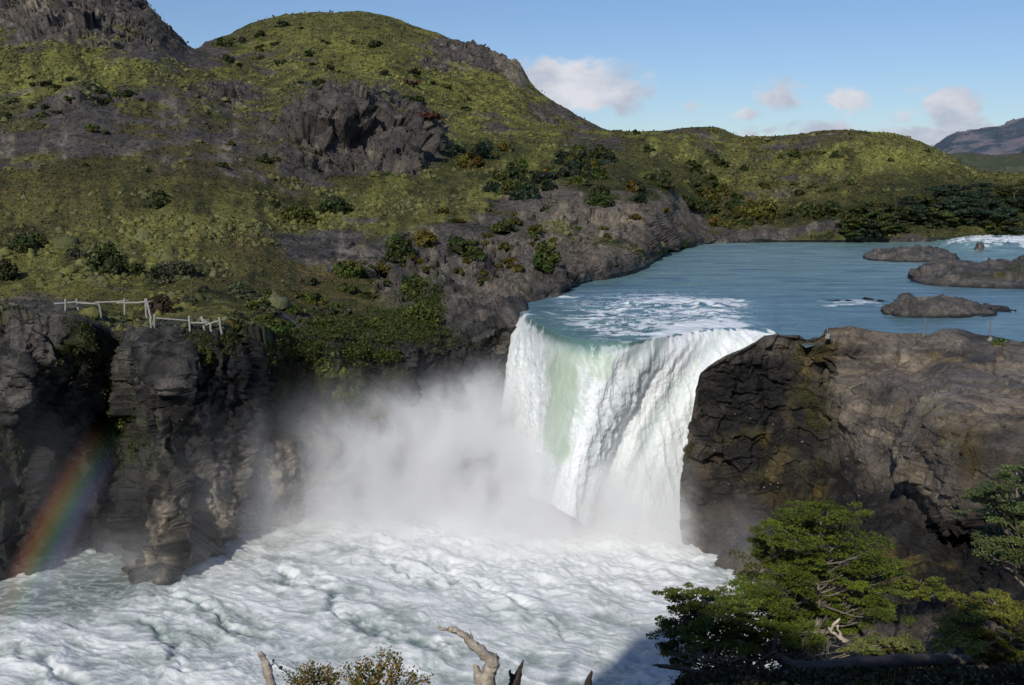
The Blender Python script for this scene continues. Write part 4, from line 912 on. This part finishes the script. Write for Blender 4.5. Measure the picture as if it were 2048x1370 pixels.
# undergrowth covering the near bank
m_ = 120000; ux = rng.uniform(1290, 2250, m_); uD = 9+27*rng.random(m_)**.7; uxx = (ux-1024)/F*uD*1.12; ok = uxx < 60
uz = np.array([nz(a_, b_) for a_, b_ in zip(uxx, uD)]); ok &= uz > -8; uxx, uD, uz = uxx[ok], uD[ok], uz[ok]; m_ = len(uxx)
hgt_ = .10+.28*np.clip(fbm(np.stack([uxx, uD, 0*uD], -1)/1.2, 3, 900)+.3, 0, 1)
cen = np.stack([uxx+rng.normal(size=m_)*.05, uD+rng.normal(size=m_)*.05, uz+hgt_*rng.random(m_)], -1)
ck = np.array([lin(44, 50, 24), lin(60, 66, 30), lin(66, 54, 36), lin(36, 36, 24)])[rng.integers(0, 4, m_)]*(.5+.7*rng.random((m_, 1)))  # leaf colours kept dark to stand in for shade on the bank
o = leafmesh('undergrowth', quads(cen, rng.normal(size=(m_, 3))+np.array([0, -.3, .5]), .045*(.6+.8*rng.random(m_))), ck); tag(o, 'tangled undergrowth on the near bank, coloured dark for shade', 'undergrowth', kind='stuff')
# driftwood, log, snags: limb chains in photo pixels (px, py, radius px)
def snag(name, limbs, D, label, c_=lin(170, 160, 146), cat='dead branch', jit=.07, dd=.0):
    base = at(limbs[0][0][0], limbs[0][0][1], D); lst = []
    for L_ in limbs:
        pts = [at(p[0], p[1], D+(p[3] if len(p) > 3 else 0))-base for p in L_]; rad = [p[2]*D/F for p in L_]
        lst.append(tube(pts, rad, 12, jit, 6))
    V, Fq = tubes(lst); s_ = D/F
    V = V+(fbm((V+base)/(s_*7), 4, 800)*s_*4.5)[:, None]*np.array([1, .5, .6])
    k_ = fbm((V+base)*np.array([1, 1, .35])/(s_*6), 3, 801)[:, None]
    o = raw_mesh(name, V, Fq, 4, M_wood, c_*(1+.45*k_)); o.location = base; tag(o, label, cat); return o
snag('dead_branch', [[(966,1420,20),(976,1350,16),(984,1326,15),(966,1306,11),(944,1288,10),(926,1270,7.5),(906,1259,6),(892,1258,4.5),(876,1255,2.5)],
                     [(954,1298,7),(946,1284,4),(942,1268,2.5),(938,1258,.8)],[(972,1390,17),(958,1352,11),(952,1334,5),(949,1328,2)],[(986,1328,12),(992,1314,6),(990,1308,2)]], 9.5, 'forked bleached dead branch arching to the left at the bottom centre')
snag('dead_branch', [[(552,1420,14),(541,1365,11),(534,1335,9),(524,1312,6),(519,1304,3)]], 9, 'short bleached dead stub rising from the bottom edge at left')
snag('dead_branch', [[(1032,1420,14),(1030,1375,12),(1024,1352,5),(1019,1341,2)],[(1030,1376,10),(1038,1345,7),(1046,1322,2)]], 10, 'dark forked stub right of the arching branch', lin(70, 60, 54))
snag('dead_branch', [[(1170,1420,10),(1176,1368,7),(1184,1341,2)]], 10.5, 'single dark pointed stub at the bottom, right of the forked one', lin(66, 58, 52))
snag('dead_branch', [[(1420,1350,6),(1370,1338,5),(1330,1332,5),(1305,1331,2)],[(1370,1338,4),(1350,1326,2)]], 24, 'dark thin branch lying under the spreading tree at its left', lin(90, 80, 70))
snag('fallen_log', [[(1560,1318,9),(1600,1336,13),(1660,1334,15),(1740,1326,15),(1840,1320,13),(1960,1318,10)],[(1560,1318,8),(1548,1300,5),(1552,1270,3)]], 25, 'long grey fallen log lying in shade below the foreground trees', lin(92, 86, 80), 'log')
snag('driftwood', [[(1660,1262,2.5),(1668,1248,3.5),(1680,1238,2.5)],[(1655,1256,1.5),(1668,1268,2.5),(1682,1276,3.5),(1694,1284,3)],[(1692,1284,3.5),(1680,1268,3),(1675,1250,1.5)]], 28.2, 'pale curved driftwood piece at the foot of the largest foreground tree', lin(196, 184, 164), 'driftwood')
snag('dead_branch', [[(1490,1320,5),(1486,1300,7),(1482,1282,8)],[(1486,1310,5),(1465,1322,3),(1440,1325,2)],[(1490,1300,4),(1500,1290,2)]], 26, 'pale broken stump end under the spreading low tree', lin(190, 178, 158))
# thickets of bare grey twigs at the foot of the two trees
def twigs(cx, cy, wx, wy, n_, D, lab):
    base = at(cx, cy, D); lst = []
    for _ in range(n_):
        a = at(cx+rng.normal()*wx*.4, cy+rng.random()*wy*.4, D+rng.normal()*.3)-base; b_ = a+np.array([rng.normal()*.55, rng.normal()*.3, .1+rng.random()*.5])
        lst.append(tube([a, (a+b_)/2+rng.normal(size=3)*.12, b_], [.022, .014, .004], 4, .2, 3))
    V, Fq = tubes(lst); o = raw_mesh('bare_twigs', V, Fq, 4, M_wood, np.tile(lin(160, 148, 132), (len(V), 1))*(.8+.4*rng.random((len(V), 1)))); o.location = base; tag(o, lab, 'bare shrub')
twigs(1590, 1310, 90, 20, 150, 26.8, 'tangle of bare grey twigs between the two green foreground trees')
twigs(1420, 1320, 60, 14, 60, 26.2, 'sparse bare grey twigs under the left part of the spreading tree')
# small bushes at the bottom edge
def sprigbush(cx, cy, D, sprigs, c_, lab, leaf=.011):
    base = at(cx, 1400, D); e = bpy.data.objects.new('box_leaf_bush', None); link(e); e.location = base; tag(e, lab, 'bush')
    st = []; Q = []; K = []
    for tx, ty, dn in sprigs:
        d = D+rng.normal()*.15; tip = at(tx, ty, d)-base; foot = at(cx+rng.normal()*14, 1400, D)-base
        mid = (tip+foot)/2+rng.normal(size=3)*.03; st.append(tube([foot, mid, tip], [.008, .006, .002], 5, .1, 4))
        m = int(dn); t = .45+.55*rng.random(m)**.7
        seg = np.where(t[:, None] < .5, foot+(mid-foot)*t[:, None]*2, mid+(tip-mid)*(t[:, None]*2-1))
        pos = seg+rng.normal(size=(m, 3))*.045*(1.15-t[:, None]*.6)
        Q.append(quads(pos, rng.normal(size=(m, 3))+np.array([-.3, -.6, .6]), leaf*(.6+.8*rng.random(m)), .65))
        pk = np.where(rng.random((m, 1)) < .35, lin(150, 112, 60)[None], c_[None]); K.append(pk*(.5+.9*rng.random((m, 1))))
    leafmesh('foliage', np.concatenate(Q), np.concatenate(K), parent=e)
    V, Fq = tubes(st); raw_mesh('stems', V, Fq, 4, M_wood, np.tile(lin(80, 64, 50), (len(V), 1)), parent=e)
cbx = lin(112, 108, 48)
sprigbush(630, 1360, 7.5, [(548,1324,40),(575,1352,90),(600,1340,150),(620,1332,160),(640,1336,160),(655,1330,130),(668,1350,140),(590,1365,120),(610,1350,150),(650,1350,160)], cbx, 'small bronze green bush with a bare twig reaching left at the bottom edge')
sprigbush(760, 1360, 7.2, [(690,1335,130),(712,1325,150),(735,1318,150),(760,1302,110),(778,1303,140),(795,1312,140),(800,1330,130),(830,1345,130),(862,1358,110),(720,1345,160),(760,1335,170),(785,1345,170),(700,1355,150),(740,1360,150)], cbx, 'wider bronze green bush with two raised sprays beside the small one')

# ------------------------------------------------------------------ spray mist (volume) and the rainbow in it
def volmat(name, blobs, nscale, k):
    m = bpy.data.materials.new(name); m.use_nodes = True; nt = m.node_tree; L = nt.links.new
    nt.nodes.remove(nt.nodes['Principled BSDF']); out = nt.nodes['Material Output']
    tc = N(nt, 'ShaderNodeTexCoord'); co = tc.outputs['Object']; tot = None
    for (cx, cy, cz), (rx, ry, rz), d in blobs:
        a = N(nt, 'ShaderNodeVectorMath', operation='SUBTRACT'); L(co, a.inputs[0]); a.inputs[1].default_value = (cx, cy, cz)
        b = N(nt, 'ShaderNodeVectorMath', operation='DIVIDE'); L(a.outputs[0], b.inputs[0]); b.inputs[1].default_value = (rx, ry, rz)
        dp = N(nt, 'ShaderNodeVectorMath', operation='DOT_PRODUCT'); L(b.outputs[0], dp.inputs[0]); L(b.outputs[0], dp.inputs[1])
        e = N(nt, 'ShaderNodeMath', operation='MULTIPLY'); L(dp.outputs['Value'], e.inputs[0]); e.inputs[1].default_value = -1.6
        ex = N(nt, 'ShaderNodeMath', operation='EXPONENT'); L(e.outputs[0], ex.inputs[0])
        mu = N(nt, 'ShaderNodeMath', operation='MULTIPLY'); L(ex.outputs[0], mu.inputs[0]); mu.inputs[1].default_value = d
        if tot is None: tot = mu.outputs[0]
        else:
            ad = N(nt, 'ShaderNodeMath', operation='ADD'); L(tot, ad.inputs[0]); L(mu.outputs[0], ad.inputs[1]); tot = ad.outputs[0]
    mp = N(nt, 'ShaderNodeMapping'); mp.inputs['Scale'].default_value = (1, 1, .8); L(co, mp.inputs['Vector'])
    n = N(nt, 'ShaderNodeTexNoise', i_Scale=nscale, i_Detail=5.0, i_Roughness=.6, i_Distortion=.5); L(mp.outputs[0], n.inputs['Vector'])
    mr = N(nt, 'ShaderNodeMapRange'); mr.inputs['From Min'].default_value = .36; mr.inputs['From Max'].default_value = .66; mr.inputs['To Min'].default_value = .12; mr.inputs['To Max'].default_value = 1.9; L(n.outputs['Fac'], mr.inputs['Value'])
    f = N(nt, 'ShaderNodeMath', operation='MULTIPLY'); L(tot, f.inputs[0]); L(mr.outputs[0], f.inputs[1])
    s_ = N(nt, 'ShaderNodeMath', operation='SUBTRACT'); L(f.outputs[0], s_.inputs[0]); s_.inputs[1].default_value = .0015; s_.use_clamp = False
    mxx = N(nt, 'ShaderNodeMath', operation='MAXIMUM'); L(s_.outputs[0], mxx.inputs[0]); mxx.inputs[1].default_value = 0
    v = N(nt, 'ShaderNodeVolumeScatter'); v.inputs['Color'].default_value = (.992, .994, 1, 1); v.inputs['Anisotropy'].default_value = -.30
    L(mxx.outputs[0], v.inputs['Density']); L(v.outputs[0], out.inputs['Volume']); return m
def vb(px, py, D, rx, ry, rz, d): return (tuple(float(q) for q in at(px, py, D)), (rx, ry, rz), d)
MB = [vb(1125,1030,69.5,4,2.2,2.4,.75), vb(1250,880,71.5,4,1.8,5,.05), vb(1050,850,82,3,2,5,.05), vb(1000,1075,69,9,3,1.2,.2), vb(1250,1085,67.5,5,2.6,1.2,.2), vb(760,1060,70,6,3,1.3,.16), vb(960,875,80,5.5,3.5,4.0,.7), vb(880,900,78,6.5,3.5,3.8,.7), vb(1010,960,76,8,3.5,3.6,.7), vb(1150,985,71.5,7,3.0,3.0,.7), vb(1230,1020,69.5,5,2.6,2.6,.6), vb(1310,1040,69,3,2.2,3.0,.45), vb(1330,960,69.5,1.6,2,3.5,.14),
      vb(770,930,76,6.5,3.5,4.6,.34), vb(660,930,72,4.6,3.5,5.4,.085), vb(700,1000,73,7,3.5,2.8,.28), vb(530,960,67,1.2,2,5,.055), vb(420,1000,64,6,3,5.5,.02), vb(240,1140,61.5,6,3,2.4,.07),
      vb(90,1000,61,5,3,6,.014), vb(1470,1090,64,2.6,2.2,3.6,.04), vb(1050,1070,71,11,5,1.2,.12), vb(840,1020,74,8,4,1.6,.4), vb(640,1040,72,7,3.5,1.8,.12), vb(960,1050,72,9,4,1.5,.3), vb(1180,1060,70,7,3.5,1.5,.35), vb(560,1020,69,6,3,3.5,.02), vb(900,1100,65,12,5,1.5,.035), vb(1150,1090,67,7,4,1.4,.08), vb(930,800,81,3.5,2.5,2.6,.2), vb(800,860,78.5,6,3,3,.16)]
mm = volmat('spray_mist', MB, .28, 1)
bx0, bx1 = np.array([-38., 57, POOL-.3]), np.array([19., 87, .5])
V = np.array([[bx0[0], bx0[1], bx0[2]], [bx1[0], bx0[1], bx0[2]], [bx1[0], bx1[1], bx0[2]], [bx0[0], bx1[1], bx0[2]], [bx0[0], bx0[1], bx1[2]], [bx1[0], bx0[1], bx1[2]], [bx1[0], bx1[1], bx1[2]], [bx0[0], bx1[1], bx1[2]]])
o = raw_mesh('spray_mist', V, np.array([[0, 3, 2, 1], [4, 5, 6, 7], [0, 1, 5, 4], [1, 2, 6, 5], [2, 3, 7, 6], [3, 0, 4, 7]]), 4, mm, smooth=False)
tag(o, 'pale drifting spray rising from the foot of the waterfall', 'spray mist', kind='stuff')
# rainbow as a glowing ribbon, its radius widened beyond a true bow
anti = -tosun; e1_ = np.cross(anti, [0, 0, 1]); e1_ /= np.linalg.norm(e1_); e2_ = np.cross(e1_, anti)
def bow(theta, psi): return math.cos(theta)*anti+math.sin(theta)*(math.cos(psi)*e1_+math.sin(psi)*e2_)
best = []
for k in range(720):
    d = bow(R(43.5), 2*math.pi*k/720)
    if d[1] > .2:
        q = proj((d*60+np.array([0, 0, HC]))[None])
        if -160 < q[0][0] < 300 and 820 < q[1][0] < 1400: best.append((2*math.pi*k/720, q[0][0], q[1][0]))
print('bow', best[0], best[-1], len(best))
psi = np.array(sorted(b[0] for b in best)); py_ = {b[0]: b[2] for b in best}
ps = np.linspace(psi[0], psi[-1], 90)[:, None]; th = np.linspace(R(42.2), R(44.7), 40)[None, :]
d = np.cos(th)[..., None]*anti+np.sin(th)[..., None]*(np.cos(ps)[..., None]*e1_+np.sin(ps)[..., None]*e2_)
q0 = proj(d/d[..., 1:2]*60+np.array([0, 0, HC]))[1]
Yd = np.minimum(54.5, np.maximum(depth_z(q0, POOL+2.6), 30))
Prb = d/d[..., 1:2]*Yd[..., None]+np.array([0, 0, HC])
tt = (th-R(42.2))/R(2.5)+0*ps; q0 = np.broadcast_to(q0[:, 20:21], q0.shape)
rgb = np.stack([np.interp(tt, [0, .12, .3, .45, .6, .75, .88, 1], v) for v in ([0, .30, .25, .35, .85, 1.0, .45, 0], [0, .22, .45, .75, .75, .42, .12, 0], [0, .55, .75, .45, .22, .10, .05, 0])], -1)
fade = sst(850, 1030, q0)*(1-.15*sst(1080, 1180, q0))*sst(1340, 1150, q0)
cr_ = rgb*fade[..., None]
mr_ = bpy.data.materials.new('rainbow_light'); mr_.use_nodes = True; nt = mr_.node_tree; nt.nodes.remove(nt.nodes['Principled BSDF'])
a = N(nt, 'ShaderNodeAttribute', attribute_name='Col'); em = N(nt, 'ShaderNodeEmission', i_Strength=.075); tb = N(nt, 'ShaderNodeBsdfTransparent'); ad = N(nt, 'ShaderNodeAddShader')
nt.links.new(a.outputs['Color'], em.inputs['Color']); nt.links.new(em.outputs[0], ad.inputs[0]); nt.links.new(tb.outputs[0], ad.inputs[1]); nt.links.new(ad.outputs[0], nt.nodes['Material Output'].inputs['Surface'])
o = grid_mesh('rainbow', Prb, mr_, cr_); tag(o, 'faint rainbow arc standing in the spray before the left cliff', 'rainbow')

# ------------------------------------------------------------------ world, sun, camera
SKY, CLOUD = .085, .50
wd_ = bpy.data.worlds.new('World'); sc.world = wd_; wd_.use_nodes = True; nt = wd_.node_tree; L = nt.links.new
bg = nt.nodes['Background']; bg.inputs['Strength'].default_value = SKY
sky = N(nt, 'ShaderNodeTexSky', sky_type='NISHITA'); sky.sun_disc = False; sky.sun_elevation = SUN_EL
sky.sun_rotation = math.atan2(tosun[0], tosun[1]); sky.altitude = 200; sky.air_density = 1.0; sky.dust_density = .4; sky.ozone_density = 1.6
tc = N(nt, 'ShaderNodeTexCoord'); sep = N(nt, 'ShaderNodeSeparateXYZ'); L(tc.outputs['Generated'], sep.inputs[0])
def M_(op, a, b=None, clamp=False):
    n = N(nt, 'ShaderNodeMath', operation=op, use_clamp=clamp)
    for k, v in ((0, a), (1, b)):
        if v is None: continue
        if isinstance(v, (int, float)): n.inputs[k].default_value = v
        else: L(v, n.inputs[k])
    return n.outputs[0]
ymax = M_('MAXIMUM', sep.outputs['Y'], .05)
ax = M_('DIVIDE', sep.outputs['X'], ymax); el = M_('DIVIDE', sep.outputs['Z'], ymax)
# clouds: (photo px, py, rx, ry, weight) turned into compass tangent and elevation tangent
CL = [(1165,172,125,48,1.0),(1090,162,72,46,.95),(1240,185,60,42,.85),(1562,186,52,32,.72),(1690,205,62,26,.6),(1490,226,34,14,.5),(1805,228,46,20,.6),(1908,222,56,40,1.4),(1960,240,40,24,.6),
      (1870,290,110,34,1.3),(1650,262,80,22,.72),(1560,262,70,14,.45),(1380,246,26,10,.38),(1500,268,30,9,.6),(1375,215,30,12,.33),(1780,262,60,18,.3),(1840,180,90,10,.2)]
tot = None
for px, py, rx, ry, w_ in CL:
    d0 = ray(px, py); a0, e0 = d0[0]/d0[1], d0[2]/d0[1]
    u_ = M_('MULTIPLY', M_('SUBTRACT', ax, float(a0)), F/rx*1.0); v_ = M_('MULTIPLY', M_('SUBTRACT', el, float(e0)), F/ry*1.0)
    r2 = M_('ADD', M_('MULTIPLY', u_, u_), M_('MULTIPLY', v_, v_)); k_ = M_('MULTIPLY', M_('MAXIMUM', M_('SUBTRACT', 1.35, M_('SQRT', r2)), 0), w_)
    tot = k_ if tot is None else M_('MAXIMUM', tot, k_)
cv_ = N(nt, 'ShaderNodeCombineXYZ'); L(ax, cv_.inputs[0]); L(M_('MULTIPLY', el, 1.5), cv_.inputs[1])
def nz_(sc_, det=6, ro=.6, off=0):
    n = N(nt, 'ShaderNodeTexNoise', i_Scale=sc_, i_Detail=float(det), i_Roughness=ro, i_Distortion=.35); mp = N(nt, 'ShaderNodeMapping'); mp.inputs['Location'].default_value = (off, off*.7, 0)
    L(cv_.outputs[0], mp.inputs['Vector']); L(mp.outputs[0], n.inputs['Vector']); return n.outputs['Fac']
nn_ = nz_(26, 8, .62)
dens = M_('ADD', tot, M_('MULTIPLY', M_('SUBTRACT', nn_, .5), 2.2)); 
mk_ = N(nt, 'ShaderNodeMapRange', interpolation_type='SMOOTHSTEP'); mk_.inputs['From Min'].default_value = .12; mk_.inputs['From Max'].default_value = .7; L(dens, mk_.inputs['Value'])
gate = M_('MULTIPLY', mk_.outputs[0], M_('MULTIPLY', tot, 3.2, True)); alpha = M_('MULTIPLY', M_('MULTIPLY', gate, .92), M_('GREATER_THAN', sep.outputs['Y'], .3))
sh_ = N(nt, 'ShaderNodeMapRange'); sh_.inputs['From Min'].default_value = .38; sh_.inputs['From Max'].default_value = .64; L(nz_(15, 5, .55, 3.1), sh_.inputs['Value'])
cc_ = N(nt, 'ShaderNodeMix', data_type='RGBA'); L(sh_.outputs[0], cc_.inputs['Factor']); cc_.inputs['A'].default_value = (*(np.array([.46, .50, .60])/SKY), 1); cc_.inputs['B'].default_value = (*(np.array([.74, .74, .78])/SKY), 1)
tint = N(nt, 'ShaderNodeMix', data_type='RGBA', blend_type='MULTIPLY'); tint.inputs['Factor'].default_value = 1; tint.inputs['B'].default_value = (.78, .90, 1.12, 1); L(sky.outputs[0], tint.inputs['A'])
fin = N(nt, 'ShaderNodeMix', data_type='RGBA'); L(alpha, fin.inputs['Factor']); L(tint.outputs['Result'], fin.inputs['A']); L(cc_.outputs['Result'], fin.inputs['B']); L(fin.outputs['Result'], bg.inputs['Color'])

sl = bpy.data.lights.new('sun', 'SUN'); sl.energy = 3.2; sl.angle = R(.53); sl.color = (1, .955, .88)
so = link(bpy.data.objects.new('sun', sl)); so.rotation_euler = Vector(tosun).to_track_quat('Z', 'Y').to_euler(); so.location = (-20, -60, 60)
cam = bpy.data.cameras.new('camera'); co_ = link(bpy.data.objects.new('camera', cam)); cam.sensor_width = 36; cam.lens = 36*F/2048
cam.clip_start = .1; cam.clip_end = 8000; co_.location = (0, 0, HC); co_.rotation_euler = (math.pi/2-PITCH, 0, 0); sc.camera = co_
sc.view_settings.view_transform = 'Standard'; sc.view_settings.look = 'None'; sc.view_settings.exposure = 0
sc.render.engine = 'CYCLES'; cy = sc.cycles
cy.use_denoising = True; cy.max_bounces = 6; cy.diffuse_bounces = 3; cy.glossy_bounces = 2; cy.transmission_bounces = 2; cy.transparent_max_bounces = 6
cy.volume_bounces = 2; cy.volume_step_rate = 2.2; cy.volume_max_steps = 128; cy.caustics_reflective = False; cy.caustics_refractive = False
